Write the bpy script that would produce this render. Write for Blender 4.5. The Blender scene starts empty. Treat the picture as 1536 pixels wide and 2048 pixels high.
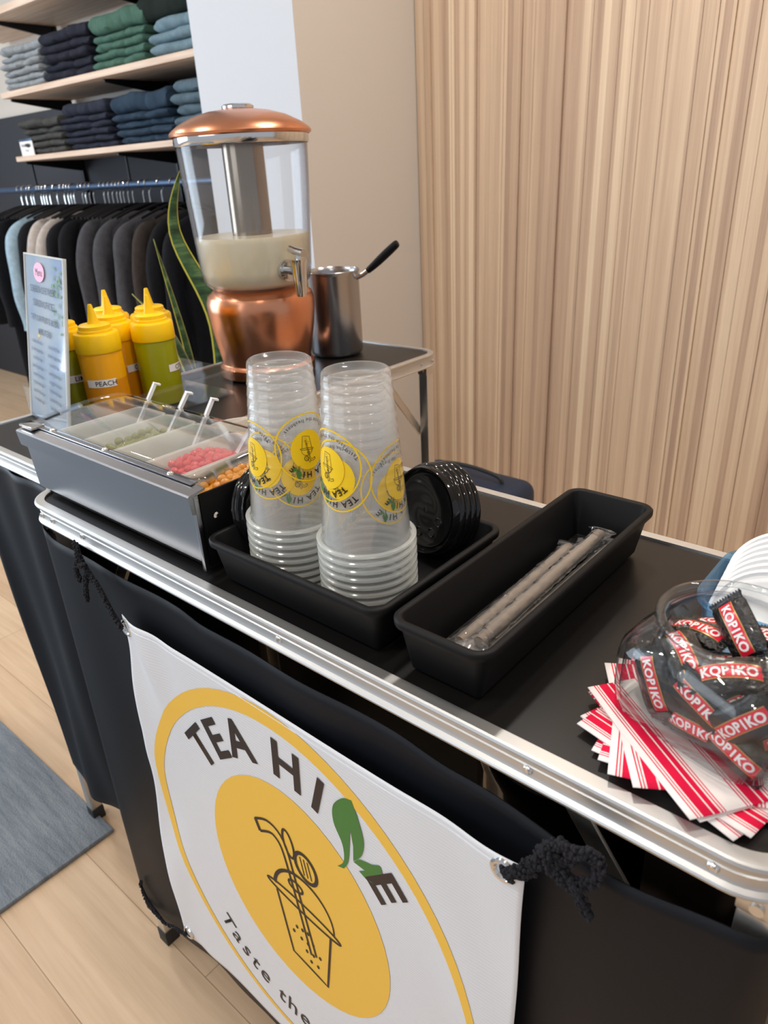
import bpy, bmesh, math, random
from mathutils import Vector, Matrix, Euler, noise
random.seed(7)
PI = math.pi
sc = bpy.context.scene
COL = sc.collection
T = 0.955            # height of both table tops

# ------------------------------------------------------------------ camera
cam_d = bpy.data.cameras.new('camera'); cam = bpy.data.objects.new('camera', cam_d); COL.objects.link(cam)
R_ = Vector((0.7586, 0.6491, -0.0497)); F_ = Vector((-0.6024, 0.6723, -0.4302)); R_.normalize(); F_.normalize()
U_ = R_.cross(F_).normalized(); R_ = F_.cross(U_).normalized()
m = Matrix((R_, U_, -F_)).transposed().to_4x4(); m.translation = Vector((0, 0, T+.39))
cam.matrix_world = m
cam_d.sensor_fit = 'VERTICAL'; cam_d.sensor_height = 36.0; cam_d.lens = 1444.5/2048*36
cam_d.clip_start = .02; cam_d.dof.use_dof = True; cam_d.dof.focus_distance = .80; cam_d.dof.aperture_fstop = 9
sc.camera = cam
sc.view_settings.view_transform = 'Standard'; sc.view_settings.look = 'None'
sc.view_settings.gamma = 1; sc.view_settings.use_curve_mapping = False
sc.view_settings.exposure = 0.0
sc.cycles.transparent_max_bounces = 64
sc.cycles.max_bounces = 12

# ------------------------------------------------------------------ world and lights
w = bpy.data.worlds.new('world'); sc.world = w; w.use_nodes = True
wn = w.node_tree.nodes; bgn = wn['Background']
bgn.inputs[0].default_value = (.86, .90, 1, 1); bgn.inputs[1].default_value = .50
def area(name, loc, target, size, power, color, shape='DISK', size_y=None):
    l = bpy.data.lights.new(name, 'AREA'); l.shape = shape; l.size = size
    if size_y: l.size_y = size_y
    l.energy = power; l.color = color
    o = bpy.data.objects.new(name, l); COL.objects.link(o); o.location = loc
    o.rotation_euler = (Vector(target)-Vector(loc)).to_track_quat('-Z', 'Y').to_euler(); return o
WARM = (1, .93, .85)
for i, (x, y, p) in enumerate([(-.9, 1.55, 15), (.5, 1.55, 15), (-.3, .5, 10), (-2.0, .4, 11), (-.6, -.7, 12), (-2.6, -.9, 12), (.9, -.9, 10), (-3.6, .9, 12), (-5.0, .8, 12), (-3.4, -.9, 10)]):
    area('ceiling_lamp', (x, y, 2.93), (x, y, 0), .16, p, WARM)
area('window_daylight', (-6.2, -1.5, 1.7), (-1.0, .4, .9), 2.8, 130, (.72, .86, 1), 'RECTANGLE', 2.4)
area('front_fill', (-1.6, -2.9, 2.0), (-.5, .4, .6), 2.2, 26, (.82, .91, 1), 'RECTANGLE', 1.6)  # cool fill light added in front to brighten the banner

# ------------------------------------------------------------------ materials
def hexc(r, g, b):
    f = lambda c: ((c/255+.055)/1.055)**2.4 if c > 10 else c/255/12.92
    return (f(r), f(g), f(b), 1)
def mat(name, col, rough=.5, metal=0, spec=.5, trans=0, ior=1.45, coat=0, sss=0):
    m = bpy.data.materials.new(name); m.use_nodes = True; b = m.node_tree.nodes['Principled BSDF']
    b.inputs['Base Color'].default_value = col; b.inputs['Roughness'].default_value = rough
    b.inputs['Metallic'].default_value = metal; b.inputs['Specular IOR Level'].default_value = spec
    b.inputs['Transmission Weight'].default_value = trans; b.inputs['IOR'].default_value = ior
    b.inputs['Coat Weight'].default_value = coat
    if sss:
        b.inputs['Subsurface Weight'].default_value = sss; b.inputs['Subsurface Radius'].default_value = (.01, .008, .006)
        b.inputs['Subsurface Scale'].default_value = 1
    return m
def nd(m, t, **k):
    n = m.node_tree.nodes.new(t)
    for a, v in k.items():
        if a.startswith('i_'): n.inputs[a[2:].replace('_', ' ')].default_value = v
        else: setattr(n, a, v)
    return n
def lk(m, a, b): m.node_tree.links.new(a, b)
def coord(m, scale=(1, 1, 1), rot=(0, 0, 0), kind='Object'):
    tc = nd(m, 'ShaderNodeTexCoord'); mp = nd(m, 'ShaderNodeMapping'); mp.inputs['Scale'].default_value = scale
    mp.inputs['Rotation'].default_value = rot; lk(m, tc.outputs[kind], mp.inputs[0]); return mp.outputs[0]
def ramp(m, src, stops):
    r = nd(m, 'ShaderNodeValToRGB'); lk(m, src, r.inputs[0]); e = r.color_ramp.elements
    while len(e) < len(stops): e.new(.5)
    for q, (p, c) in zip(e, stops): q.position = p; q.color = c
    return r.outputs[0]
def bsdf(m): return m.node_tree.nodes['Principled BSDF']
def bump(m, src, strength=.3, dist=.001):
    b = nd(m, 'ShaderNodeBump'); b.inputs['Strength'].default_value = strength; b.inputs['Distance'].default_value = dist
    lk(m, src, b.inputs['Height']); lk(m, b.outputs[0], bsdf(m).inputs['Normal']); return b
def noisetex(m, vec, scale, detail=3, rough=.5):
    n = nd(m, 'ShaderNodeTexNoise'); n.inputs['Scale'].default_value = scale; n.inputs['Detail'].default_value = detail
    n.inputs['Roughness'].default_value = rough; lk(m, vec, n.inputs['Vector']); return n.outputs['Fac']
def clear(name, tint=(1, 1, 1, 1), haze=.05, hazecol=(1, 1, 1, 1), rough=.05, spec=1.0, edge=.35, etint=None):
    """thin clear plastic or glass: see-through with a fresnel gloss and a little milkiness"""
    m = bpy.data.materials.new(name); m.use_nodes = True; nt = m.node_tree; nt.nodes.clear()
    out = nd(m, 'ShaderNodeOutputMaterial'); tr = nd(m, 'ShaderNodeBsdfTransparent'); tr.inputs[0].default_value = tint
    if etint:
        le = nd(m, 'ShaderNodeLayerWeight'); le.inputs[0].default_value = .5; pe = nd(m, 'ShaderNodeMath', operation='POWER'); lk(m, le.outputs['Facing'], pe.inputs[0]); pe.inputs[1].default_value = 3
        mc = nd(m, 'ShaderNodeMix', data_type='RGBA'); lk(m, pe.outputs[0], mc.inputs['Factor']); mc.inputs['A'].default_value = tint; mc.inputs['B'].default_value = etint; lk(m, mc.outputs['Result'], tr.inputs[0])
    df = nd(m, 'ShaderNodeBsdfTranslucent'); df.inputs[0].default_value = hazecol
    d2 = nd(m, 'ShaderNodeBsdfDiffuse'); d2.inputs[0].default_value = hazecol
    mh = nd(m, 'ShaderNodeMixShader'); mh.inputs[0].default_value = .5; lk(m, df.outputs[0], mh.inputs[1]); lk(m, d2.outputs[0], mh.inputs[2])
    gl = nd(m, 'ShaderNodeBsdfGlossy'); gl.inputs['Roughness'].default_value = rough
    lw = nd(m, 'ShaderNodeLayerWeight'); lw.inputs[0].default_value = .35
    ma = nd(m, 'ShaderNodeMath', operation='MULTIPLY_ADD'); lk(m, lw.outputs['Facing'], ma.inputs[0]); ma.inputs[1].default_value = edge; ma.inputs[2].default_value = haze
    m1 = nd(m, 'ShaderNodeMixShader'); lk(m, ma.outputs[0], m1.inputs[0]); lk(m, tr.outputs[0], m1.inputs[1]); lk(m, mh.outputs[0], m1.inputs[2])
    l5 = nd(m, 'ShaderNodeLayerWeight'); l5.inputs[0].default_value = .5
    pw = nd(m, 'ShaderNodeMath', operation='POWER'); lk(m, l5.outputs['Facing'], pw.inputs[0]); pw.inputs[1].default_value = 5
    mu = nd(m, 'ShaderNodeMath', operation='MULTIPLY_ADD'); lk(m, pw.outputs[0], mu.inputs[0]); mu.inputs[1].default_value = .9*spec; mu.inputs[2].default_value = .035*spec
    m2 = nd(m, 'ShaderNodeMixShader'); lk(m, mu.outputs[0], m2.inputs[0]); lk(m, m1.outputs[0], m2.inputs[1]); lk(m, gl.outputs[0], m2.inputs[2])
    lk(m, m2.outputs[0], out.inputs[0]); return m

M = {}
M['alu'] = mat('brushed_aluminium', (.64, .64, .63, 1), .42, 1)
v = coord(M['alu'], (3, 3, 900)); bump(M['alu'], noisetex(M['alu'], v, 1), .12, .0004)
M['alu_plain'] = mat('aluminium_tube', (.74, .71, .66, 1), .42, 1)
M['steel'] = mat('stainless_steel', (.43, .43, .45, 1), .24, 1)
v = coord(M['steel'], (4, 4, 500)); bump(M['steel'], noisetex(M['steel'], v, 1), .08, .0003)
M['chrome'] = mat('chrome', (.75, .75, .74, 1), .12, 1)
M['copper'] = mat('brushed_copper', (.78, .34, .19, 1), .25, 1)
v = coord(M['copper'], (1, 1, 320)); n_ = noisetex(M['copper'], v, 2, 2); bump(M['copper'], n_, .15, .0004)
M['laminate'] = mat('black_laminate', (.008, .0072, .0068, 1), .34, 0, .42)
v = coord(M['laminate']); bump(M['laminate'], noisetex(M['laminate'], v, 900, 2), .06, .0003)
M['blackplastic'] = mat('matte_black_plastic', (.005, .005, .0055, 1), .50, 0, .22)
M['glossblack'] = mat('glossy_black_plastic', (.008, .008, .008, 1), .08, 0, .6)
M['rubber'] = mat('black_rubber', (.02, .02, .02, 1), .6)
M['navycloth'] = mat('navy_black_polyester', (.004, .005, .008, 1), .50, 0, .25)
v = coord(M['navycloth']); bump(M['navycloth'], noisetex(M['navycloth'], v, 1400, 2), .25, .0003)
M['cord'] = mat('black_chenille', (.008, .008, .012, 1), .9)
M['banner'] = mat('white_vinyl', (.72, .74, .77, 1), .45)
v = coord(M['banner'], (1, 1, 1)); wv = nd(M['banner'], 'ShaderNodeTexWave', bands_direction='Z'); wv.inputs['Scale'].default_value = 75; lk(M['banner'], v, wv.inputs[0]); bump(M['banner'], wv.outputs['Fac'], .25, .0005)
M['printyellow'] = mat('print_yellow', hexc(240, 192, 74), .5)
M['printyellow2'] = mat('print_bright_yellow', hexc(248, 208, 20), .4)
M['printblack'] = mat('print_black', hexc(42, 32, 30), .5)
M['printgreen'] = mat('print_green', hexc(66, 122, 52), .5)
M['cup'] = clear('clear_cup_plastic', (1, 1, 1, 1), .055, (.93, .95, .94, 1), .10, 1.0, .17)
M['cuprim'] = clear('milky_cup_rim', (1, 1, 1, 1), .34, (.93, .96, .93, 1), .15, 1.2, .35)
M['clearplastic'] = clear('clear_acrylic', (.98, .98, .98, 1), .01, (1, 1, 1, 1), .04, 1.0, .06, (.55, .60, .68, 1))
M['lidplastic'] = clear('clear_lid_plastic', (1, 1, 1, 1), .025, (.85, .93, .96, 1), .05, 1.3, .03)
M['film'] = clear('wrapper_film', (1, 1, 1, 1), .04, (.9, .9, .9, 1), .10, 2.6, .22)
M['jarglass'] = clear('jar_glass', (.97, .98, .98, 1), .0, (.8, .85, .88, 1), .015, 1.3, .03, (.42, .45, .48, 1))
M['bluebin'] = clear('blue_clear_plastic', (.55, .78, .95, 1), .12, (.30, .55, .78, 1), .15, .8, .3)
M['milktub'] = clear('frosted_white_tub', (.95, .95, .92, 1), .55, (.92, .92, .88, 1), .3, .4, .2)
M['white'] = mat('white_plastic', (.80, .81, .82, 1), .3)
M['tea'] = mat('milk_tea', hexc(232, 220, 190), .25, 0, .3)
M['yplastic'] = mat('yellow_cap_plastic', hexc(255, 205, 0), .35, sss=.1)
M['mango'] = mat('orange_syrup_bottle', hexc(238, 168, 0), .3, 0, .5, sss=.15)
M['mangodark'] = mat('orange_syrup', hexc(215, 138, 2), .3, sss=.1)
M['lime'] = mat('green_syrup_bottle', hexc(150, 150, 2), .3, sss=.1)
M['paper'] = mat('white_label', hexc(235, 232, 230), .6)
M['ink'] = mat('grey_ink', hexc(75, 85, 100), .6)
M['signpaper'] = mat('pale_blue_print', hexc(190, 215, 235), .3)
v = coord(M['signpaper'], (1, 1, 1)); lk(M['signpaper'], ramp(M['signpaper'], noisetex(M['signpaper'], v, 9, 4), [(.35, hexc(240, 248, 250)), (.5, hexc(205, 228, 244)), (.65, hexc(150, 188, 236))]), bsdf(M['signpaper']).inputs[0])
M['pink'] = mat('pink_print', hexc(245, 165, 195), .5)
M['pearl_green'] = mat('green_popping_pearl', hexc(150, 150, 40), .15, trans=.35, coat=.5)
M['pearl_red'] = mat('red_popping_pearl', hexc(235, 45, 50), .12, trans=.25, coat=.6)
M['pearl_amber'] = mat('amber_popping_pearl', hexc(235, 165, 60), .12, trans=.35, coat=.6)
M['foil'] = mat('black_candy_wrapper', (.008, .007, .006, 1), .13, 0, .6, coat=.3)
v = coord(M['foil']); bump(M['foil'], noisetex(M['foil'], v, 260, 3), .9, .0025)
M['candyred'] = mat('candy_red_band', hexc(215, 30, 55), .25, coat=.5)
M['candygold'] = mat('candy_gold_edge', hexc(190, 150, 80), .3, .5)
M['candywhite'] = mat('candy_white_letters', hexc(240, 238, 235), .3)
M['straw'] = mat('brown_paper_straw', hexc(122, 110, 98), .45)
M['plywood'] = mat('shelf_wood', hexc(222, 195, 170), .5)
v = coord(M['plywood'], (3, 60, 60)); lk(M['plywood'], ramp(M['plywood'], noisetex(M['plywood'], v, 1), [(.3, hexc(205, 175, 150)), (.7, hexc(232, 208, 186))]), bsdf(M['plywood']).inputs[0])
M['blackmetal'] = mat('black_metal', (.01, .01, .012, 1), .4, .3)
M['rodblue'] = mat('blue_steel_rod', hexc(62, 84, 112), .35, .6)
def fabric(name, c, amt=.25):
    m = mat(name, c, .85, 0, .2); v = coord(m, (1, 1, 1)); d = tuple(x*(1-amt) for x in c[:3])+(1,)
    lk(m, ramp(m, noisetex(m, v, 35, 5, .7), [(.35, d), (.65, c)]), bsdf(m).inputs[0]); bump(m, noisetex(m, v, 60, 3), .4, .004); return m
for k, c in dict(grey=(150, 155, 158), navy=(38, 40, 52), green=(78, 112, 98), paleblue=(120, 145, 156), olive=(74, 74, 72), ink=(44, 48, 62), indigo=(48, 66, 84), slate=(92, 112, 124),
                 lightblue=(165, 190, 206), black=(24, 25, 29), cream=(196, 186, 178), charcoal=(78, 78, 82), brown=(62, 54, 50), darkgreen=(28, 38, 34)).items():
    M['f_'+k] = fabric('fabric_'+k, hexc(*c))
M['wallwhite'] = mat('white_paint', hexc(206, 210, 216), .7)
M['wallbeige'] = mat('beige_paint_and_shade', hexc(206, 198, 188), .7)  # rear wall paint, also the shade colour of the column's side
M['walldark'] = mat('dark_panel', hexc(40, 42, 48), .6)
M['ceil'] = mat('ceiling_paint', (.7, .7, .69, 1), .8)
# slatted oak wall
mw = M['woodwall'] = mat('oak_slats', hexc(205, 175, 145), .5)
v1 = coord(mw, (34, 1, .35)); v2 = coord(mw, (300, 20, 5)); v3 = coord(mw, (8, 1, .2))
sx = nd(mw, 'ShaderNodeSeparateXYZ'); tc = nd(mw, 'ShaderNodeTexCoord'); lk(mw, tc.outputs['Object'], sx.inputs[0])
ml = nd(mw, 'ShaderNodeMath', operation='MULTIPLY'); lk(mw, sx.outputs[0], ml.inputs[0]); ml.inputs[1].default_value = 1/.021
fl = nd(mw, 'ShaderNodeMath', operation='FLOOR'); lk(mw, ml.outputs[0], fl.inputs[0])
wh = nd(mw, 'ShaderNodeTexWhiteNoise', noise_dimensions='1D'); lk(mw, fl.outputs[0], wh.inputs['W'])
mx = nd(mw, 'ShaderNodeMath', operation='MULTIPLY_ADD'); lk(mw, wh.outputs['Value'], mx.inputs[0]); mx.inputs[1].default_value = .42
g1 = noisetex(mw, v1, 1, 4, .6); g3 = noisetex(mw, v3, 1, 2)
mxx = nd(mw, 'ShaderNodeMath', operation='MULTIPLY_ADD'); lk(mw, g1, mxx.inputs[0]); mxx.inputs[1].default_value = .75; g3s = nd(mw, 'ShaderNodeMath', operation='MULTIPLY_ADD'); lk(mw, g3, g3s.inputs[0]); g3s.inputs[1].default_value = .25; g3s.inputs[2].default_value = .275; lk(mw, g3s.outputs[0], mxx.inputs[2])
mxy = nd(mw, 'ShaderNodeMath', operation='MULTIPLY_ADD'); lk(mw, noisetex(mw, v2, 1, 4, .7), mxy.inputs[0]); mxy.inputs[1].default_value = .35; lk(mw, mxx.outputs[0], mxy.inputs[2])
sb = nd(mw, 'ShaderNodeMath', operation='SUBTRACT'); lk(mw, mxy.outputs[0], sb.inputs[0]); sb.inputs[1].default_value = .62; lk(mw, sb.outputs[0], mx.inputs[2])
lk(mw, ramp(mw, mx.outputs[0], [(.10, hexc(150, 122, 104)), (.36, hexc(186, 158, 134)), (.58, hexc(209, 182, 154)), (.85, hexc(231, 208, 178))]), bsdf(mw).inputs[0])
bump(mw, g1, .2, .002)
# oak floor planks running along x
mf = M['floor'] = mat('oak_planks', hexc(215, 185, 150), .42, 0, .4)
vf = coord(mf, (1, 1, 1)); bk = nd(mf, 'ShaderNodeTexBrick'); lk(mf, vf, bk.inputs[0])
bk.inputs['Scale'].default_value = 1; bk.inputs['Brick Width'].default_value = 2.3; bk.inputs['Row Height'].default_value = .19; bk.inputs['Mortar Size'].default_value = .0009
bk.inputs['Color1'].default_value = hexc(220, 192, 160); bk.inputs['Color2'].default_value = hexc(208, 178, 146); bk.inputs['Mortar'].default_value = hexc(160, 132, 104); bk.offset = .37
vg = coord(mf, (2.5, 45, 1)); gr = ramp(mf, noisetex(mf, vg, 1, 5, .65), [(.3, (.80, .76, .72, 1)), (.7, (1, 1, 1, 1))])
mm = nd(mf, 'ShaderNodeMix', data_type='RGBA', blend_type='MULTIPLY'); mm.inputs['Factor'].default_value = 1; lk(mf, bk.outputs[0], mm.inputs['A']); lk(mf, gr, mm.inputs['B']); lk(mf, mm.outputs['Result'], bsdf(mf).inputs[0])
mr = M['rug'] = mat('grey_blue_wool', hexc(105, 116, 128), .95, 0, .1)
vr = coord(mr, (6, 60, 1)); lk(mr, ramp(mr, noisetex(mr, vr, 1, 6, .8), [(.3, hexc(104, 114, 124)), (.7, hexc(150, 158, 166))]), bsdf(mr).inputs[0]); bump(mr, noisetex(mr, coord(mr), 300, 3), .8, .004)
# napkin stripes
mn = M['napkin'] = mat('red_striped_paper', (.8, .8, .8, 1), .8, 0, .2)
tcn = nd(mn, 'ShaderNodeTexCoord'); sn = nd(mn, 'ShaderNodeSeparateXYZ'); lk(mn, tcn.outputs['Object'], sn.inputs[0])
a1 = nd(mn, 'ShaderNodeMath', operation='MULTIPLY_ADD'); lk(mn, sn.outputs[0], a1.inputs[0]); a1.inputs[1].default_value = 1/.036; a1.inputs[2].default_value = 10.02
a2 = nd(mn, 'ShaderNodeMath', operation='FRACT'); lk(mn, a1.outputs[0], a2.inputs[0])
RED, WHT = hexc(222, 22, 66), hexc(238, 230, 226)
rn = nd(mn, 'ShaderNodeValToRGB'); rn.color_ramp.interpolation = 'CONSTANT'; lk(mn, a2.outputs[0], rn.inputs[0])
st = [(0, WHT), (.30, RED), (.325, WHT), (.36, RED), (.385, WHT), (.42, RED), (.62, WHT), (.65, RED), (.76, WHT), (.80, RED), (.825, WHT), (.86, RED), (.885, WHT)]
e = rn.color_ramp.elements
while len(e) < len(st): e.new(.5)
for q, (p_, c_) in zip(e, st): q.position = p_; q.color = c_
lk(mn, rn.outputs[0], bsdf(mn).inputs[0]); bump(mn, noisetex(mn, coord(mn), 900, 2), .3, .0004)
# snake plant leaf
ms = M['leaf'] = mat('snake_plant_leaf', hexc(60, 85, 50), .4)
vs_ = coord(ms, (6, 6, 38)); lk(ms, ramp(ms, noisetex(ms, vs_, 1, 4, .7), [(.38, hexc(22, 44, 26)), (.55, hexc(52, 88, 50)), (.7, hexc(104, 130, 84))]), bsdf(ms).inputs[0])
M['leafedge'] = mat('yellow_leaf_margin', hexc(190, 185, 70), .45)

# ------------------------------------------------------------------ mesh helpers
def box(bm, x0, x1, y0, y1, z0, z1, bev=0, seg=2):
    r = bmesh.ops.create_cube(bm, size=1)['verts']
    bmesh.ops.scale(bm, verts=r, vec=(x1-x0, y1-y0, z1-z0)); bmesh.ops.translate(bm, verts=r, vec=((x0+x1)/2, (y0+y1)/2, (z0+z1)/2))
    if bev:
        es = list({e for v in r for e in v.link_edges}); bmesh.ops.bevel(bm, geom=es, offset=bev, segments=seg, profile=.6, affect='EDGES')
def obox(bm, c, ax, ay, az, hx, hy, hz, bev=0):
    """box with its own axes"""
    r = bmesh.ops.create_cube(bm, size=2)['verts']
    mm_ = Matrix((ax, ay, az)).transposed()
    for v in r: v.co = Vector(c)+mm_ @ Vector((v.co.x*hx, v.co.y*hy, v.co.z*hz))
    if bev: bmesh.ops.bevel(bm, geom=list({e for v in r for e in v.link_edges}), offset=bev, segments=2, profile=.6, affect='EDGES')
def lathe(bm, prof, seg=48, c=(0, 0), sx=1, sy=1, power=None, rot=0):
    """prof: list of (r,z); power: superellipse exponent for rounded-square plan"""
    rings = []
    for r, z in prof:
        if r < 1e-6: rings.append([bm.verts.new((c[0], c[1], z))]); continue
        ring = []
        for i in range(seg):
            a = 2*PI*i/seg; k = 1
            if power: k = 1/((abs(math.cos(a))**power+abs(math.sin(a))**power)**(1/power))
            x, y = r*k*math.cos(a)*sx, r*k*math.sin(a)*sy
            ring.append(bm.verts.new((c[0]+x*math.cos(rot)-y*math.sin(rot), c[1]+x*math.sin(rot)+y*math.cos(rot), z)))
        rings.append(ring)
    for A, B in zip(rings, rings[1:]):
        if len(A) == 1 and len(B) == 1: continue
        for i in range(seg):
            j = (i+1) % seg
            if len(A) == 1: bm.faces.new((A[0], B[j], B[i]))
            elif len(B) == 1: bm.faces.new((A[i], A[j], B[0]))
            else: bm.faces.new((A[i], A[j], B[j], B[i]))
def tube(bm, pts, r, seg=10, closed=False, cap=True):
    pts = [Vector(p) for p in pts]; n = len(pts); rings = []; prev = None
    rr = r if callable(r) else (lambda t: r)
    for i, p in enumerate(pts):
        if closed: t = pts[(i+1) % n]-pts[i-1]
        else: t = pts[min(i+1, n-1)]-pts[max(i-1, 0)]
        t = t.normalized() if t.length > 1e-9 else Vector((0, 0, 1))
        if prev is None: a = t.orthogonal().normalized()
        else: a = (prev-t*prev.dot(t)); a = a.normalized() if a.length > 1e-6 else t.orthogonal().normalized()
        prev = a; b = t.cross(a); R = rr(i/max(n-1, 1))
        rings.append([bm.verts.new(p+(a*math.cos(2*PI*k/seg)+b*math.sin(2*PI*k/seg))*R) for k in range(seg)])
    pr = list(zip(rings, rings[1:]))+([(rings[-1], rings[0])] if closed else [])
    for A, B in pr:
        for k in range(seg): bm.faces.new((A[k], A[(k+1) % seg], B[(k+1) % seg], B[k]))
    if cap and not closed: bm.faces.new(rings[0][::-1]); bm.faces.new(rings[-1])
def smoothpath(pts, n=8):
    pts = [Vector(p) for p in pts]; out = []
    P = [pts[0]]+pts+[pts[-1]]
    for i in range(1, len(P)-2):
        for k in range(n):
            t = k/n; a, b, c, d = P[i-1], P[i], P[i+1], P[i+2]
            out.append(.5*((2*b)+(-a+c)*t+(2*a-5*b+4*c-d)*t*t+(-a+3*b-3*c+d)*t**3))
    out.append(pts[-1]); return out
def sheet(bm, fn, nu, nv):
    g = [[bm.verts.new(fn(i/nu, j/nv)) for j in range(nv+1)] for i in range(nu+1)]
    for i in range(nu):
        for j in range(nv): bm.faces.new((g[i][j], g[i+1][j], g[i+1][j+1], g[i][j+1]))
def rrect(x0, x1, y0, y1, r, n=6):
    p = []
    for cx, cy, a0 in ((x1-r, y1-r, 0), (x0+r, y1-r, PI/2), (x0+r, y0+r, PI), (x1-r, y0+r, 1.5*PI)):
        for k in range(n+1): a = a0+k/n*PI/2; p.append((cx+r*math.cos(a), cy+r*math.sin(a)))
    return p
def loft(bm, loops, closed_prof=False, cap0=False, cap1=False):
    L = [[bm.verts.new(p) for p in lp] for lp in loops]; n = len(L[0])
    pr = list(zip(L, L[1:]))+([(L[-1], L[0])] if closed_prof else [])
    for A, B in pr:
        for k in range(n): bm.faces.new((A[k], A[(k+1) % n], B[(k+1) % n], B[k]))
    if cap0: bm.faces.new(L[0][::-1])
    if cap1: bm.faces.new(L[-1])
def rr_tray(bm, x0, x1, y0, y1, prof, r, n=6):
    """prof list of (inset, z)"""
    loops = []
    for ins, z in prof:
        loops.append([(x, y, z) for x, y in rrect(x0+ins, x1-ins, y0+ins, y1-ins, max(r-ins, .001), n)])
    return loops
def obj(name, bm, m, parent=None, smooth=True, loc=None, rot=None, solid=0, bev=0, sub=0, ang=40, offset=0):
    bmesh.ops.recalc_face_normals(bm, faces=bm.faces[:])
    me = bpy.data.meshes.new(name); bm.to_mesh(me); bm.free()
    ms_ = m if isinstance(m, (list, tuple)) else [m]
    for q in ms_: me.materials.append(q)
    if smooth:
        for p in me.polygons: p.use_smooth = True
        try: me.set_sharp_from_angle(angle=math.radians(ang))
        except Exception: pass
    o = bpy.data.objects.new(name, me); COL.objects.link(o)
    if parent: o.parent = parent
    if loc: o.location = loc
    if rot: o.rotation_euler = rot
    if solid: md = o.modifiers.new('thickness', 'SOLIDIFY'); md.thickness = solid; md.offset = offset
    if sub: md = o.modifiers.new('smooth', 'SUBSURF'); md.levels = sub; md.render_levels = sub
    return o
def tag(o, label, cat, group=None, kind=None):
    o['label'] = label; o['category'] = cat
    if group: o['group'] = group
    if kind: o['kind'] = kind
    return o
def thing(name, label, cat, loc=(0, 0, 0), rot=(0, 0, 0), group=None):
    o = bpy.data.objects.new(name, None); COL.objects.link(o); o.location = loc; o.rotation_euler = rot; o.empty_display_size = .02
    return tag(o, label, cat, group)
def struct(name, bm, m, **k):
    o = obj(name, bm, m, **k); o['kind'] = 'structure'; return o
def dup(root, loc=None, rot=None, label=None, group=None):
    r = root.copy(); COL.objects.link(r)
    if loc is not None: r.location = loc
    if rot is not None: r.rotation_euler = rot
    if label: r['label'] = label
    if group: r['group'] = group
    for ch in list(root.children):
        c = ch.copy(); COL.objects.link(c); c.parent = r
        for g in list(ch.children):
            d = g.copy(); COL.objects.link(d); d.parent = c
    return r
def B(): return bmesh.new()
_tc = {}
def text2d(s, size=1, bold=0, align='CENTER'):
    """flat glyph geometry of a string: (verts2d, faces)"""
    key = (s, bold, align)
    if key not in _tc:
        cu = bpy.data.curves.new('glyphs', 'FONT'); cu.body = s; cu.align_x = align; cu.size = 1; cu.offset = bold; cu.resolution_u = 3
        o = bpy.data.objects.new('glyphs', cu); COL.objects.link(o)
        dg = bpy.context.evaluated_depsgraph_get(); me = bpy.data.meshes.new_from_object(o.evaluated_get(dg))
        _tc[key] = ([(v.co.x, v.co.y) for v in me.vertices], [tuple(p.vertices) for p in me.polygons])
        bpy.data.objects.remove(o); bpy.data.curves.remove(cu); bpy.data.meshes.remove(me)
    V, Fc = _tc[key]
    return [(x*size, y*size) for x, y in V], Fc
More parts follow.
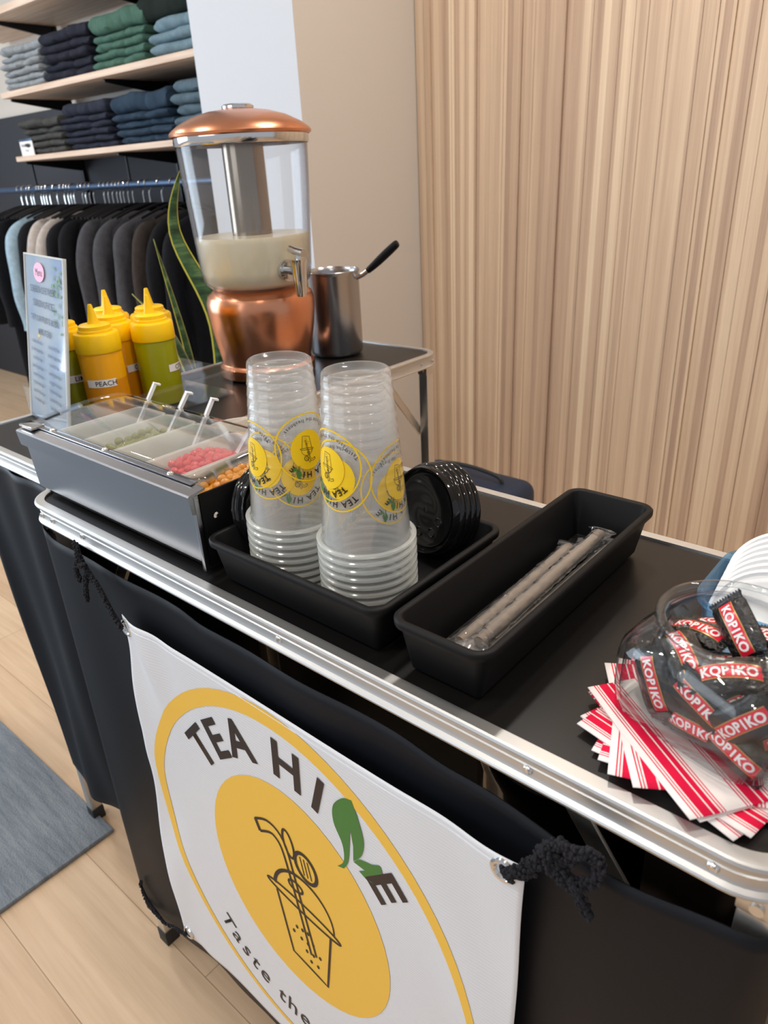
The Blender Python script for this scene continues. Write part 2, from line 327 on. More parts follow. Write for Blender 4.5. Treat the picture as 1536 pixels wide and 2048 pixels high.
class Art:
    """flat artwork: patches of 2-D faces by material slot and layer, mapped later on a surface"""
    def __init__(s): s.items = []
    def add(s, V, Fc, mat_i, layer): s.items.append((V, Fc, mat_i, layer))
    def text(s, st, mat_i, layer, size, x, y, rot=0, bold=0, sx=1):
        V, Fc = text2d(st, size, bold); c, q = math.cos(rot), math.sin(rot)
        s.add([(x+a*sx*c-b*q, y+a*sx*q+b*c) for a, b in V], Fc, mat_i, layer)
    def arc(s, cx, cy, r, chars, mat_i, layer, size, bold=0, inside=False, sx=1):
        for ch, deg in chars:
            a = math.radians(deg)
            if not inside: s.text(ch, mat_i, layer, size, cx+r*math.sin(a), cy+r*math.cos(a), -a, bold, sx)
            else: s.text(ch, mat_i, layer, size, cx+r*math.sin(a), cy-r*math.cos(a), a, bold, sx)
    def disc(s, cx, cy, rx, ry, mat_i, layer, n=48, rings=6, rot=0):
        V = [(cx, cy)]; Fc = []; c, q = math.cos(rot), math.sin(rot)
        for k in range(1, rings+1):
            for i in range(n):
                a = 2*PI*i/n; x, y = rx*k/rings*math.cos(a), ry*k/rings*math.sin(a); V.append((cx+x*c-y*q, cy+x*q+y*c))
        for i in range(n): Fc.append((0, 1+i, 1+(i+1) % n))
        for k in range(1, rings):
            for i in range(n):
                j = (i+1) % n; Fc.append((1+(k-1)*n+i, 1+k*n+i, 1+k*n+j, 1+(k-1)*n+j))
        s.add(V, Fc, mat_i, layer)
    def stroke(s, pts, wd, mat_i, layer, closed=False):
        n = len(pts); V = []; Fc = []
        for i, (x, y) in enumerate(pts):
            if closed: a, b = pts[i-1], pts[(i+1) % n]
            else: a, b = pts[max(i-1, 0)], pts[min(i+1, n-1)]
            dx, dy = b[0]-a[0], b[1]-a[1]; l = math.hypot(dx, dy) or 1; nx, ny = -dy/l, dx/l
            ww = wd(i/max(n-1, 1)) if callable(wd) else wd
            V += [(x+nx*ww/2, y+ny*ww/2), (x-nx*ww/2, y-ny*ww/2)]
        for i in range(n if closed else n-1):
            j = (i+1) % n; Fc.append((2*i, 2*j, 2*j+1, 2*i+1))
        s.add(V, Fc, mat_i, layer)
    def poly(s, pts, mat_i, layer): s.add(list(pts), [tuple(range(len(pts)))], mat_i, layer)
    def mesh(s, fn, only=None, cut=0):
        bm = B(); post = fn
        if cut: fn = lambda x, y, ly: Vector((x, y, ly))
        for V, Fc, mi, ly in s.items:
            if only is not None and mi not in only: continue
            vs = [bm.verts.new(fn(x, y, ly)) for x, y in V]
            for f in Fc:
                try: fc = bm.faces.new([vs[k] for k in f]); fc.material_index = mi if only is None else only.index(mi)
                except ValueError: pass
        if cut:
            bmesh.ops.triangulate(bm, faces=bm.faces[:])
            for _ in range(4):
                es = [e for e in bm.edges if e.calc_length() > cut and abs(e.verts[0].co.z-e.verts[1].co.z) < .5]
                if not es: break
                bmesh.ops.subdivide_edges(bm, edges=es, cuts=1); bmesh.ops.triangulate(bm, faces=[f for f in bm.faces if len(f.verts) > 3])
            for v in bm.verts: v.co = post(v.co.x, v.co.y, v.co.z)
        return bm
def ell(cx, cy, rx, ry, rot=0, n=28, a0=0, a1=2*PI, closed=True):
    o = []; k = n if closed else n+1
    for i in range(k):
        a = a0+(a1-a0)*i/n; x, y = rx*math.cos(a), ry*math.sin(a); o.append((cx+x*math.cos(rot)-y*math.sin(rot), cy+x*math.sin(rot)+y*math.cos(rot)))
    return o
def sp2(pts, n=6): return [(p.x, p.y) for p in smoothpath([(a, b, 0) for a, b in pts], n)]
def seglong(p, n):
    o = []
    for a, b in zip(p, p[1:]):
        for k in range(n): o.append((a[0]+(b[0]-a[0])*k/n, a[1]+(b[1]-a[1])*k/n))
    return o+[p[-1]]
# the shop's round logo, ring radius 1.  0 yellow, 1 black, 2 green
def make_logo(thin_ring):
    LD = 1 if thin_ring else 3
    A = Art(); N = lambda x, z: ((x+.49)/.275, (z-.543)/.303)
    if thin_ring: A.stroke(ell(0, 0, .975, .975, n=72), .04, 0, 1, True)
    else: A.stroke(ell(0, 0, .965, .965, n=80, a0=0, a1=2*PI), lambda t: .05+.028*math.sin(2*PI*t-.6), 0, 1, True)
    A.disc(.01, .065, .54, .575, 0, 1)
    A.arc(.01, .056, .655, [('T', -45), ('E', -32.5), ('A', -18.5), ('H', 5), ('I', 18.5), ('E', 48.5)], 1, 2, .250, .024)
    s_ = 'Taste the freshness'; wds = [.9, .8, .75, .65, .8, .5, .6, .85, .8, .5, .55, .55, .8, .75, .85, .85, .8, .75, .75]
    tot = sum(wds); acc = 0; L = []
    for ch, wd in zip(s_, wds):
        if ch != ' ': L.append((ch, -48+96*(acc+wd/2)/tot))
        acc += wd
    A.arc(.01, .056, .90, L, 1 if thin_ring else 4, 2, .155, .001, True)
    # leaves standing in for the V
    big = sp2([N(-.404, .684), N(-.393, .70), N(-.392, .725), N(-.402, .75), N(-.400, .775), N(-.385, .795), N(-.372, .801)], 5)+sp2([N(-.366, .785), N(-.360, .755), N(-.365, .73), N(-.378, .712)], 5)+sp2([N(-.376, .735), N(-.378, .755), N(-.381, .735), N(-.386, .705), N(-.394, .688)], 4)
    A.poly(big, 2, 2)
    A.poly(sp2([N(-.378, .711), N(-.368, .722), N(-.352, .728), N(-.340, .735), N(-.338, .722), N(-.345, .705), N(-.357, .698), N(-.371, .703)], 4)+[N(-.362, .711)], 2, 2)
    lw = .0034/.28
    A.stroke([N(x, z) for x, z in ell(-.476, .552, .062, .0085, -.15)], lw, LD, 3, True)
    A.stroke([N(x, z) for x, z in seglong([(-.522, .551), (-.507, .446), (-.448, .431), (-.431, .540)], 4)], lw, LD, 3)
    A.stroke([N(x, z) for x, z in ell(-.474, .556, .050, .052, -.12, 24, 0, PI, False)], lambda t: .008+.012*t, LD, 3)
    A.stroke([N(x, z) for x, z in sp2([(-.472, .470), (-.482, .535), (-.492, .60), (-.500, .638), (-.510, .650), (-.520, .650), (-.537, .640)], 3)], lw, LD, 3)
    A.stroke([N(x, z) for x, z in sp2([(-.463, .474), (-.473, .535), (-.483, .60), (-.491, .645), (-.503, .664), (-.522, .668), (-.543, .657)], 3)], lw, LD, 3)
    A.stroke([N(-.543, .657), N(-.537, .640)], lw*1.6, LD, 3)
    A.stroke([N(x, z) for x, z in ell(-.486, .655, .008, .021, .15)], lw, LD, 3, True)
    A.stroke([N(x, z) for x, z in ell(-.460, .634, .017, .022, .2)], lw*1.5, LD, 3, True)
    for k in (-1, 0, 1): A.stroke([N(-.462+k*.006, .648), N(-.458+k*.006, .620)], lw*.5, LD, 3)
    A.stroke([N(x, z) for x, z in ell(-.484, .585, .012, .008, 0, 14)], lw, LD, 3, True)
    for x, z in [(-.493, .505), (-.483, .507), (-.473, .509), (-.500, .492), (-.487, .488), (-.476, .487), (-.466, .494), (-.480, .470), (-.468, .472), (-.456, .478), (-.462, .456), (-.474, .455)]:
        A.disc(*N(x, z), .0085, .011, LD, 3, 8, 1)
    return A

# ------------------------------------------------------------------ the room
b = B(); box(b, -7, 3, -3, 2.6, -.05, 0); struct('floor', b, M['floor'], smooth=False)
b = B(); box(b, -7, 3, -3, 2.6, 3.0, 3.05); struct('ceiling', b, M['ceil'], smooth=False)
b = B(); x = -1.797; rnd = random.Random(3)
while x < 3:
    wd = rnd.choice([.021, .042, .021, .042, .063, .084]); dp = rnd.choice([0, .003, .006, .008])
    box(b, x+.0008, min(x+wd-.0008, 3), 2.3-dp, 2.36, 0, 3.0, 0); x += wd
box(b, -1.797, 3, 2.309, 2.36, 0, 3.0); struct('wall_back', b, mw, smooth=False)
b = B(); box(b, -2.285, -1.80, 1.735, 2.36, 0, 3.0); o = struct('wall_column', b, [M['wallwhite'], M['wallbeige']], smooth=False)
for p in o.data.polygons:
    if p.normal.x > .5: p.material_index = 1  # shaded right side of the white column, painted in as darker beige
b = B(); box(b, -7, -2.285, 2.40, 2.46, 0, 3.0); struct('wall_rear', b, M['wallbeige'], smooth=False)
b = B(); box(b, -3.36, -2.286, 2.375, 2.40, 0, 3.0); box(b, -7, -3.36, 2.375, 2.40, 0, 1.74); struct('trim_1', b, M['walldark'], smooth=False)
# left wall with a shop window
b = B(); box(b, -7.06, -7, -3, 2.46, 0, .35); box(b, -7.06, -7, -3, 2.46, 2.8, 3.0); box(b, -7.06, -7, 1.7, 2.46, .35, 2.8)
struct('wall_left', b, M['wallwhite'], smooth=False)
b = B(); box(b, -7.04, -7.02, -3, 1.7, .35, 2.8); struct('window_1', b, M['clearplastic'], smooth=False)
# rug
b = B(); box(b, -4.2, -1.288, -2.2, .452, 0.0005, .012, .004); tag(obj('rug', b, M['rug']), 'grey blue wool rug on the oak floor left of the counter', 'rug')

# ------------------------------------------------------------------ folding tables
def folding_table(label, x0, x1, y0, y1, rivets, brace_y=False):
    t = thing('folding_table', label, 'table', ((x0+x1)/2, (y0+y1)/2, 0))
    X0, X1, Y0, Y1 = x0-(x0+x1)/2, (x1-x0)/2, y0-(y0+y1)/2, (y1-y0)/2
    b = B(); loops = rr_tray(b, X0, X1, Y0, Y1, [(.012, T-.012), (.012, T-.003)], .050, 8); loft(b, loops, cap0=True, cap1=True)
    obj('tabletop', b, M['laminate'], t, smooth=False)
    prof = [(.014, T-.004), (.0135, T-.0005), (.0025, T), (.0008, T-.001), (0, T-.003), (.001, T-.006), (.0045, T-.010), (.0052, T-.011), (.0052, T-.013), (.0046, T-.0135), (.0052, T-.014), (.0046, T-.0145), (.0052, T-.015), (.0052, T-.021), (.004, T-.024), (.0008, T-.026), (0, T-.0275), (.0008, T-.030), (.004, T-.030), (.012, T-.028), (.012, T-.006)]
    b = B(); loops = rr_tray(b, X0, X1, Y0, Y1, prof, .050, 10); loft(b, loops, closed_prof=True)
    obj('edge_trim', b, M['alu'], t, ang=25)
    ins = .028
    for sx_, sy_ in ((-1, -1), (1, -1), (-1, 1), (1, 1)):
        lx, ly = (X1-ins)*sx_, (Y1-ins)*sy_
        b = B(); box(b, lx-.012, lx+.012, ly-.012, ly+.012, .03, T-.045, .002)
        lg = obj('leg', b, M['alu_plain'], t)
        b = B(); box(b, lx-.014, lx+.014, ly-.014, ly+.014, 0, .034, .0015); obj('foot_cap', b, M['rubber'], lg)
        b = B(); box(b, lx-.013, lx+.013, ly-.0145, ly+.0145, T-.052, T-.028, .0015)
        tube(b, [(lx, ly-.0175, T-.043), (lx, ly+.0175, T-.043)], .0045, 12); obj('hinge_bracket', b, M['alu_plain'], t)
        # folding brace from the rail down to the leg
        b = B()
        if brace_y:
            A_, C_ = Vector((lx-.0165*sx_, ly-sy_*.14, T-.032)), Vector((lx-.0165*sx_, ly-sy_*.004, T-.20))
            d = (C_-A_).normalized(); obox(b, (A_+C_)/2, d, Vector((1, 0, 0)), d.cross(Vector((1, 0, 0))), (C_-A_).length/2, .002, .008, .001)
        else:
            A_, C_ = Vector((lx-sx_*.17, ly-sy_*.0165, T-.032)), Vector((lx-sx_*.004, ly-sy_*.0165, T-.26))
            d = (C_-A_).normalized(); obox(b, (A_+C_)/2, d, Vector((0, 1, 0)), d.cross(Vector((0, 1, 0))), (C_-A_).length/2, .002, .009, .001)
        obj('folding_brace', b, M['alu_plain'], t)
    for face, u in rivets:
        b = B(); lathe(b, [(0, .0022), (.0016, .0022), (.0018, .0014), (.0034, .0020), (.0042, .0010), (.0045, 0)], 16)
        if face == 'f': ob = obj('rivet', b, M['chrome'], t, loc=(u-(x0+x1)/2, Y0+.0052, T-.0185), rot=(PI/2, 0, 0))
        else: ob = obj('rivet', b, M['chrome'], t, loc=(X1-.0052, u-(y0+y1)/2, T-.0185), rot=(0, PI/2, 0))
    return t
folding_table('black topped folding counter with the white banner, trays and candy jar', -.998, -.006, .3565, .7445, [('f', -.955), ('f', -.925), ('f', -.846), ('f', -.47), ('f', -.195), ('f', -.062)])
folding_table('black topped folding table behind, carrying the copper drink dispenser', -1.390, -1.0005, .424, 1.350, [('f', -1.33), ('f', -1.31), ('s', 1.32), ('s', 1.28), ('s', 1.16)], True)

# ------------------------------------------------------------------ cloth skirts
def wavy(s, z, amp=.006, fr=16, ph=0):
    k = max(0, min(1, (.93-z)/.6)); return amp*(.3+k)*math.sin(s*fr+ph+1.2*math.sin(z*3+s*2))+.3*amp*math.sin(s*fr*2.3+z*4+ph)
def skirt(name, label, pts, top, bot, amp, fr, ph=0):
    P = [Vector((a, b_, 0)) for a, b_ in pts]; L = [0]
    for a, b_ in zip(P, P[1:]): L.append(L[-1]+(b_-a).length)
    def at(u):
        s = u*L[-1]
        for i in range(len(P)-1):
            if s <= L[i+1]+1e-9:
                t = (s-L[i])/(L[i+1]-L[i]); p = P[i].lerp(P[i+1], t); d = (P[i+1]-P[i]).normalized(); return p, Vector((d.y, -d.x, 0)), s
    def fn(u, v):
        p, n, s = at(u); zt, zb = top(s, p), bot(s, p); z = zb+(zt-zb)*v
        q = p+n*wavy(s, z, amp, fr, ph); q.z = z; return q
    b = B(); sheet(b, fn, 260, 50); o = obj(name, b, M['navycloth'], solid=.0012, ang=80); return tag(o, label, 'table skirt')
def interp(x, tab):
    if x <= tab[0][0]: return tab[0][1]
    for (a, va), (c, vc) in zip(tab, tab[1:]):
        if x <= c: t = (x-a)/(c-a); t = t*t*(3-2*t); return va+(vc-va)*t
    return tab[-1][1]
skirt('table_skirt', 'black cloth skirt tied to the front counter behind the white banner', [(-.985, .738), (-.990, .50), (-.990, .376), (-.97, .362), (-.032, .362), (-.014, .376), (-.014, .60), (-.014, .738), (-.50, .738), (-.98, .739)],
      lambda s, p: interp(p.x, [(-.99, .918), (-.93, .905), (-.65, .903), (-.60, .898), (-.33, .899), (-.26, .892), (-.13, .880), (-.03, .893)]),
      lambda s, p: interp(p.x, [(-.99, .12), (-.85, .135), (-.6, .17), (-.2, .14), (0, .12)]), .004, 17)
skirt('table_skirt', 'dark blue cloth skirt hanging around the table with the copper dispenser', [(-1.402, 1.30), (-1.404, .450), (-1.392, .436), (-1.375, .428), (-1.02, .427), (-1.008, .440), (-1.008, .56)],
      lambda s, p: .922, lambda s, p: interp(p.x, [(-1.38, .17), (-1.30, .16), (-1.1, .19), (-1.0, .21)]), .009, 24, 1.3)

# ------------------------------------------------------------------ banner
def ban_y(x, z):
    y = .3465
    y -= .0025*math.sin((x+.8)*9+z*3)
    d = math.hypot(x+.73, z-.80); y -= .005*math.exp(-(d/.06)**2)*math.sin(x*70+z*25)
    d2 = abs((x+.77)-.015*math.sin(z*14)); y -= .004*math.exp(-(d2/.03)**2)*math.sin(z*19+1)
    y -= .004*math.exp(-((x+.22)/.05)**2)*math.sin(z*23+x*30+.5)
    return y
def ban_left(z): return interp(z, [(.2, -.806), (.32, -.805), (.41, -.802), (.61, -.777), (.68, -.767), (.86, -.764)])
def ban_fn(u, v, off=0):
    zt = .856-.006*math.sin(PI*u)+.004*u; zb = interp(u, [(0, .207), (.22, .232), (.4, .222), (1, .19)])
    z = zb+(zt-zb)*v; xl = ban_left(z); x = xl+(-.182-.006*math.sin(PI*min(1, (zt-z)/.5))-xl)*u
    return Vector((x, ban_y(x, z)+off, z))
b = B(); sheet(b, ban_fn, 110, 110); ban = obj('banner', b, M['banner'], solid=.0008, ang=80, offset=0)
tag(ban, 'white vinyl banner with round yellow tea cup logo tied to the front of the counter', 'banner')
def smap(sx_, sz_, cx, cz):
    def f(x, y, ly):
        X, Z = cx+x*sx_, cz+y*sz_
        return Vector((X, ban_y(X, Z)-.0006-.0003*ly, Z))
    return f
LG = make_logo(False)
for i, (nm, mt, lb) in enumerate((('printed_circle', 'printyellow', 'yellow ring and disc printed on the banner'), ('printed_lettering', 'printblack', 'black curved lettering'), ('printed_leaf', 'printgreen', 'green tea leaf print'), ('printed_cup_drawing', 'printblack', 'black line drawing of a tea cup with straw'), ('printed_tagline', 'printblack', 'black curved tagline under the disc'))):
    o = obj(nm, LG.mesh(smap(.275, .303, -.49, .543), [i]), M[mt], ban, ang=180); o['label'] = lb
for x, z in ((-.752, .842), (-.200, .846), (-.793, .221), (-.20, .21)):
    b = B(); tube(b, [(.0095*math.cos(a*PI/12), 0, .0095*math.sin(a*PI/12)) for a in range(24)], .0028, 8, True)
    o = obj('grommet', b, M['chrome'], ban, loc=(x, ban_y(x, z)-.001, z)); o['label'] = 'shiny metal eyelet'
# hem seam
b = B(); tube(b, [ban_fn(i/60, .985, -.0006) for i in range(61)], .0006, 5); obj('hem_seam', b, M['banner'], ban)

# fuzzy cords
def fuzz(name, label, paths, r=.0045, seed=1):
    rn_ = random.Random(seed); b = B()
    for p in paths:
        q = smoothpath(p, 12); tube(b, q, lambda t: r*.6, 8)
        for k in range(len(q)*5):
            c = q[rn_.randrange(len(q))]+Vector((rn_.uniform(-1, 1), rn_.uniform(-1, .2), rn_.uniform(-1, 1)))*r*.8
            bmesh.ops.create_icosphere(b, subdivisions=1, radius=r*rn_.uniform(.25, .5), matrix=Matrix.Translation(c))
    return tag(obj(name, b, M['cord']), label, 'cord')
fuzz('tie_cord', 'fuzzy black cord from the banner top left eyelet up to the counter corner',
     [[(-.754, .342, .844), (-.768, .341, .862), (-.790, .343, .886), (-.812, .345, .900), (-.832, .347, .915), (-.842, .350, .934)],
      [(-.815, .343, .902), (-.818, .338, .882), (-.822, .338, .862)], [(-.832, .346, .915), (-.842, .342, .900), (-.835, .341, .885)], [(-.836, .345, .924), (-.824, .341, .912), (-.812, .341, .915)]], .0042, 2)
fuzz('tie_cord', 'fuzzy black cord knotted at the banner top right eyelet',
     [[(-.199, .342, .847), (-.190, .337, .856), (-.178, .339, .872), (-0.166, 0.340, 0.895)], [(-.198, .341, .845), (-.188, .338, .852), (-.175, .340, .868), (-0.163, 0.341, 0.889)],
      [(-0.166, 0.339, 0.897), (-0.160, 0.337, 0.908), (-0.150, 0.337, 0.914), (-0.143, 0.338, 0.909), (-0.150, 0.339, 0.899), (-0.161, 0.340, 0.893), (-0.166, 0.339, 0.897)],
      [(-0.150, 0.338, 0.911), (-0.140, 0.335, 0.917), (-0.129, 0.337, 0.921), (-0.124, 0.338, 0.911), (-0.127, 0.338, 0.895), (-0.138, 0.338, 0.885), (-0.150, 0.338, 0.887), (-0.157, 0.338, 0.897)],
      [(-0.163, 0.336, 0.901), (-0.158, 0.335, 0.887), (-0.146, 0.336, 0.881), (-0.136, 0.336, 0.881)], [(-0.142, 0.338, 0.885), (-0.136, 0.335, 0.877), (-0.131, 0.337, 0.866), (-0.129, 0.338, 0.859)]], .0048, 5)
fuzz('tie_cord', 'black cord looped from the banner lower left eyelet round the leg',
     [[(-.795, .342, .219), (-.815, .343, .207), (-.845, .346, .188), (-.880, .347, .165), (-.905, .350, .160), (-.935, .350, .175), (-.950, .351, .200), (-.945, .352, .215)],
      [(-.90, .349, .160), (-.93, .352, .150), (-.955, .355, .150), (-.972, .360, .155)]], .0034, 8)

# ------------------------------------------------------------------ topping bin
bx0, bx1, by0, by1 = -.986, -.606, .382, .560
bin_ = thing('topping_station', 'stainless steel topping bin with clear hinged lid on the left of the counter', 'food bin', ((bx0+bx1)/2, (by0+by1)/2, T))
bcx, bcy = (bx0+bx1)/2, (by0+by1)/2
def L_(x, y, z=0): return (x-bcx, y-bcy, z)
hw, hd = (bx1-bx0)/2, (by1-by0)/2
b = B()
loft(b, [[(-hw, -hd+.006, .003), (hw, -hd+.006, .003), (hw, hd, .003), (-hw, hd, .003)], [(-hw, -hd, .012), (hw, -hd, .012), (hw, hd, .012), (-hw, hd, .012)],
         [(-hw, -hd-.003, .078), (hw, -hd-.003, .078), (hw, hd, .078), (-hw, hd, .078)], [(-hw+.002, -hd-.001, .079), (hw-.002, -hd-.001, .079), (hw-.002, hd-.002, .079), (-hw+.002, hd-.002, .079)],
         [(-hw+.002, -hd+.002, .012), (hw-.002, -hd+.002, .012), (hw-.002, hd-.002, .012), (-hw+.002, hd-.002, .012)]], cap0=True, cap1=True)
obj('body', b, M['steel'], bin_, ang=30)
b = B(); prof_ = [(-hd-.002, .072), (-hd-.008, .074), (-hd-.010, .094), (-hd-.008, .0955), (-hd+.012, .0985), (-hd+.012, .096), (-hd-.002, .093)]
for sgn in (1,):
    loft(b, [[(-hw-.006, y, z) for y, z in prof_], [(hw+.004, y, z) for y, z in prof_]], cap0=True, cap1=True)
obj('front_rim', b, M['steel'], bin_, smooth=False)
b = B(); box(b, -hw+.012, hw-.012, -hd+.006, -hd+.016, .0985, .1005, .0006); obj('hinge_rail', b, M['steel'], bin_)
b = B(); box(b, -hw-.006, -hw+.03, -hd-.004, -hd+.014, .0985, .1025, .0015)
obj('lid_catch', b, M['chrome'], bin_)
for x in (-.13, 0.0, .135):
    b = B(); lathe(b, [(0, .003), (.002, .003), (.0036, .0015), (.004, 0)], 14); obj('screw', b, M['chrome'], bin_, loc=(x, -hd+.011, .1003))
b = B(); box(b, hw, hw+.003, -hd+.004, hd-.002, .006, .092, .0008); obj('end_panel', b, M['blackplastic'], bin_)
for z_ in (.03, .062):
    b = B(); lathe(b, [(0, .0025), (.0025, .0022), (.004, 0)], 12); obj('screw', b, M['chrome'], bin_, loc=(hw+.003, -hd+.022, z_), rot=(0, PI/2, 0))
b = B(); box(b, hw-.001, hw+.005, -hd-.004, -hd+.002, .004, .093, .001); obj('corner_strip', b, M['steel'], bin_)
# clear lid : gently bent sheet
def lidf(u, v):
    x = -hw-.002+u*(2*hw+.004); y = -hd+.012+v*.140; z = .1000+.010*math.sin(PI*min(1, v*1.0))**.7*.6+.006*v; return Vector((x, y, z))
b = B(); sheet(b, lidf, 12, 12)
lid = obj('clear_lid', b, M['lidplastic'], bin_, solid=.002, ang=60); lid['label'] = 'clear plastic lid'
# tubs
cw = (bx1-bx0-.012)/5
tubs = []
tlab = ['white frosted tub nearly empty at the left end of the topping bin', 'white frosted tub of green pearls in the topping bin', 'white frosted tub with a few amber pearls, middle of the topping bin', 'white frosted tub of red pearls in the topping bin', 'white frosted tub full of amber pearls at the right end of the topping bin']
for k in range(5):
    xc = bx0+.006+cw*(k+.5); h = cw/2-.0008
    b = B(); rr_ = lambda ins, z: [(x, y, z) for x, y in rrect(-h+ins, h-ins, -.078+ins, .078-ins, .010, 4)]
    loft(b, [rr_(.006, 0), rr_(.0005, .066), rr_(.0, .068), rr_(.0025, .068), rr_(.008, .002)], cap0=True, cap1=True)
    o = obj('topping_tub', b, M['white'] if False else M['milktub'], loc=(xc, .476, T+.0145)); tag(o, tlab[k], 'food tub', 'tubs in the topping bin'); tubs.append(o)
def heap_z(y, y0, y1, z0, z1): return z0+(z1-z0)*(.35+.65*math.sin(PI*max(0, min(1, (y-y0)/(y1-y0)))))
def pearls(name, m, lab, grp, xc, n, y0, y1, z0, z1, r, seed, spread=.024, heap=None):
    rn_ = random.Random(seed); b = B(); bmesh.ops.create_icosphere(b, subdivisions=2, radius=r); first = obj(name, b, m)
    pts = []; tries = 0
    while len(pts) < n and tries < 9000:
        tries += 1
        p = Vector((xc+rn_.uniform(-spread, spread), rn_.uniform(y0, y1), 0)); p.z = heap_z(p.y, y0, y1, z0, z1)+rn_.uniform(-.1, .5)*r
        if all((p-q).length > r*1.55 for q in pts): pts.append(p)
    for i, p in enumerate(pts):
        o = first if i == 0 else first.copy()
        if i: COL.objects.link(o)
        o.location = (p.x, p.y, T+p.z); tag(o, lab, 'pearl', grp)
    if heap:
        b = B()
        def hf(u, v):
            x = xc+(u-.5)*2*(spread+.002); y = y0-.004+v*(y1-y0+.008)
            k = min(1, 4*min(u, 1-u)+.3)
            return Vector((x, y, T+.019+(heap_z(y, y0, y1, z0, z1)-.019)*k+.0016*math.sin(x*900)*math.sin(y*900)))
        sheet(b, hf, 22, 50); bm2 = b
        tag(obj('pearl_heap', bm2, m, solid=.002), heap, 'pearls', kind='stuff')
XC = [bx0+.006+cw*(k+.5) for k in range(5)]
pearls('boba_pearl', M['pearl_green'], 'shiny green pearl in the second tub of the topping bin', 'green pearls', XC[1], 34, .415, .550, .046, .072, .0062, 1, heap='mass of green pearls in syrup filling the second tub')
pearls('boba_pearl', M['pearl_amber'], 'amber pearl left in the nearly empty middle tub', 'amber pearls in the middle tub', XC[2], 5, .40, .44, .050, .058, .0062, 2)
pearls('boba_pearl', M['pearl_red'], 'red pearl heaped in the fourth tub of the topping bin', 'red pearls', XC[3], 78, .410, .548, .040, .076, .0060, 3, heap='mass of red pearls filling the fourth tub')
pearls('boba_pearl', M['pearl_amber'], 'amber pearl heaped in the right end tub of the topping bin', 'amber pearls in the right end tub', XC[4], 78, .405, .548, .038, .072, .0062, 4, heap='mass of amber pearls filling the right end tub')
# white scoops
sl = ['white plastic scoop in the left end tub', 'white plastic scoop in the green pearl tub', 'white plastic scoop in the middle tub', 'white plastic scoop in the red pearl tub']
for k, (xb, xt, yt) in enumerate(((-.955, -.937, .560), (-.880, -.852, .556), (-.812, -.795, .556), (-.732, -.690, .548))):
    A_, C_ = Vector((xb, .505, T+.032)), Vector((xt, yt, T+.122)); d = (C_-A_).normalized(); t = thing('scoop', sl[k], 'spoon', tuple(A_), group='white scoops in the topping tubs')
    sd = d.cross(Vector((.3, 1, .2))).normalized(); ft = sd.cross(d)
    b = B(); Ln = (C_-A_).length
    obox(b, d*Ln/2, d, sd, ft, Ln/2, .0035, .0014, .0008); obox(b, d*Ln/2+ft*.001, d, sd, ft, Ln/2-.004, .0008, .0018)
    obox(b, d*(Ln+.0)+ft*.003, (d*.2+ft).normalized(), sd, (d-ft*.2).normalized(), .005, .0035, .0015, .0008)
    obj('handle', b, M['white'], t)
    b = B(); lathe(b, [(0, -.007), (.006, -.006), (.010, -.001), (.0105, .001), (.0095, .001), (.0055, -.0045), (0, -.0055)], 20)
    o = obj('bowl', b, M['white'], t, loc=tuple(d*-.004)); o.rotation_euler = ft.to_track_quat('Z', 'Y').to_euler()
# round tub behind the bin
t = thing('round_tub', 'round clear deli tub of yellow topping behind the steel bin', 'food tub', (-.845, .632, T))
b = B(); lathe(b, [(0, 0), (.044, 0), (.047, .002), (.0545, .044), (.057, .045), (.057, .048), (.053, .048), (.045, .004), (0, .003)], 40); obj('tub', b, M['milktub'], t)
b = B(); lathe(b, [(0, .005), (.044, .005), (.048, .028), (.03, .032), (0, .033)], 32); obj('contents', b, M['pearl_amber'], t)

# ------------------------------------------------------------------ trays
def tray(name, label, x0, x1, y0, y1, h):
    cx, cy = (x0+x1)/2, (y0+y1)/2; X0, X1, Y0, Y1 = x0-cx, x1-cx, y0-cy, y1-cy
    b = B(); tp = .014
    loops = rr_tray(b, X0, X1, Y0, Y1, [(tp+.003, 0.0), (tp, .002), (.0055, h-.010), (.0045, h-.008), (.0005, h-.007), (0, h-.005), (0, h-.0015), (.0015, h), (.006, h), (.0075, h-.0015), (tp+.0025, .004), (tp+.005, .0028)], .018, 7)
    loft(b, loops, cap0=True, cap1=True); return tag(obj(name, b, M['blackplastic'], loc=(cx, cy, T), ang=50), label, 'tray')
tray('shallow_tray', 'wide black plastic tray holding the two cup stacks and black lids', -.590, -.3475, .372, .574, .052)
tray('long_tray', 'long narrow black plastic tray holding the wrapped straws', -.3385, -.2400, .3715, .702, .054)

# ------------------------------------------------------------------ cups
CH = .163
def cup_r(z): return .0305+(.0432-.0305)*z/CH
b = B(); pf = [(0, .0025), (.024, .0025), (.0255, .0005), (.0285, .0), (.0303, .0015)]
for k in range(1, 30):
    z = k/30*(CH-.004); rr0 = cup_r(z)
    pf.append((rr0, z))
    if z < .10 and k % 2 == 0: pf.append((rr0+.0004, z+.0006)); pf.append((rr0, z+.0012))
pf += [(cup_r(CH-.004), CH-.0042), (.0448, CH-.0035)]
lathe(b, pf, 56)
cup = thing('plastic_cup', 'x', 'cup', (0, 0, 0))
obj('cup_wall', b, M['cup'], cup, ang=60)
b = B(); lathe(b, [(.0440, CH-.0032), (.0472, CH-.0040), (.0483, CH-.0030), (.0484, CH-.001), (.0474, CH), (.0455, CH-.0004), (.0440, CH-.0022)], 56)
rim = obj('cup_rim', b, M['cuprim'], cup); rim['label'] = 'milky white rolled rim'
LG2 = make_logo(True)
def cmap(x, y, ly):
    R = .0335; z = .079+y*R; rr0 = cup_r(z)+.0007+.00015*ly; a = x*R/rr0-PI/2
    return Vector((rr0*math.cos(a), rr0*math.sin(a), z))
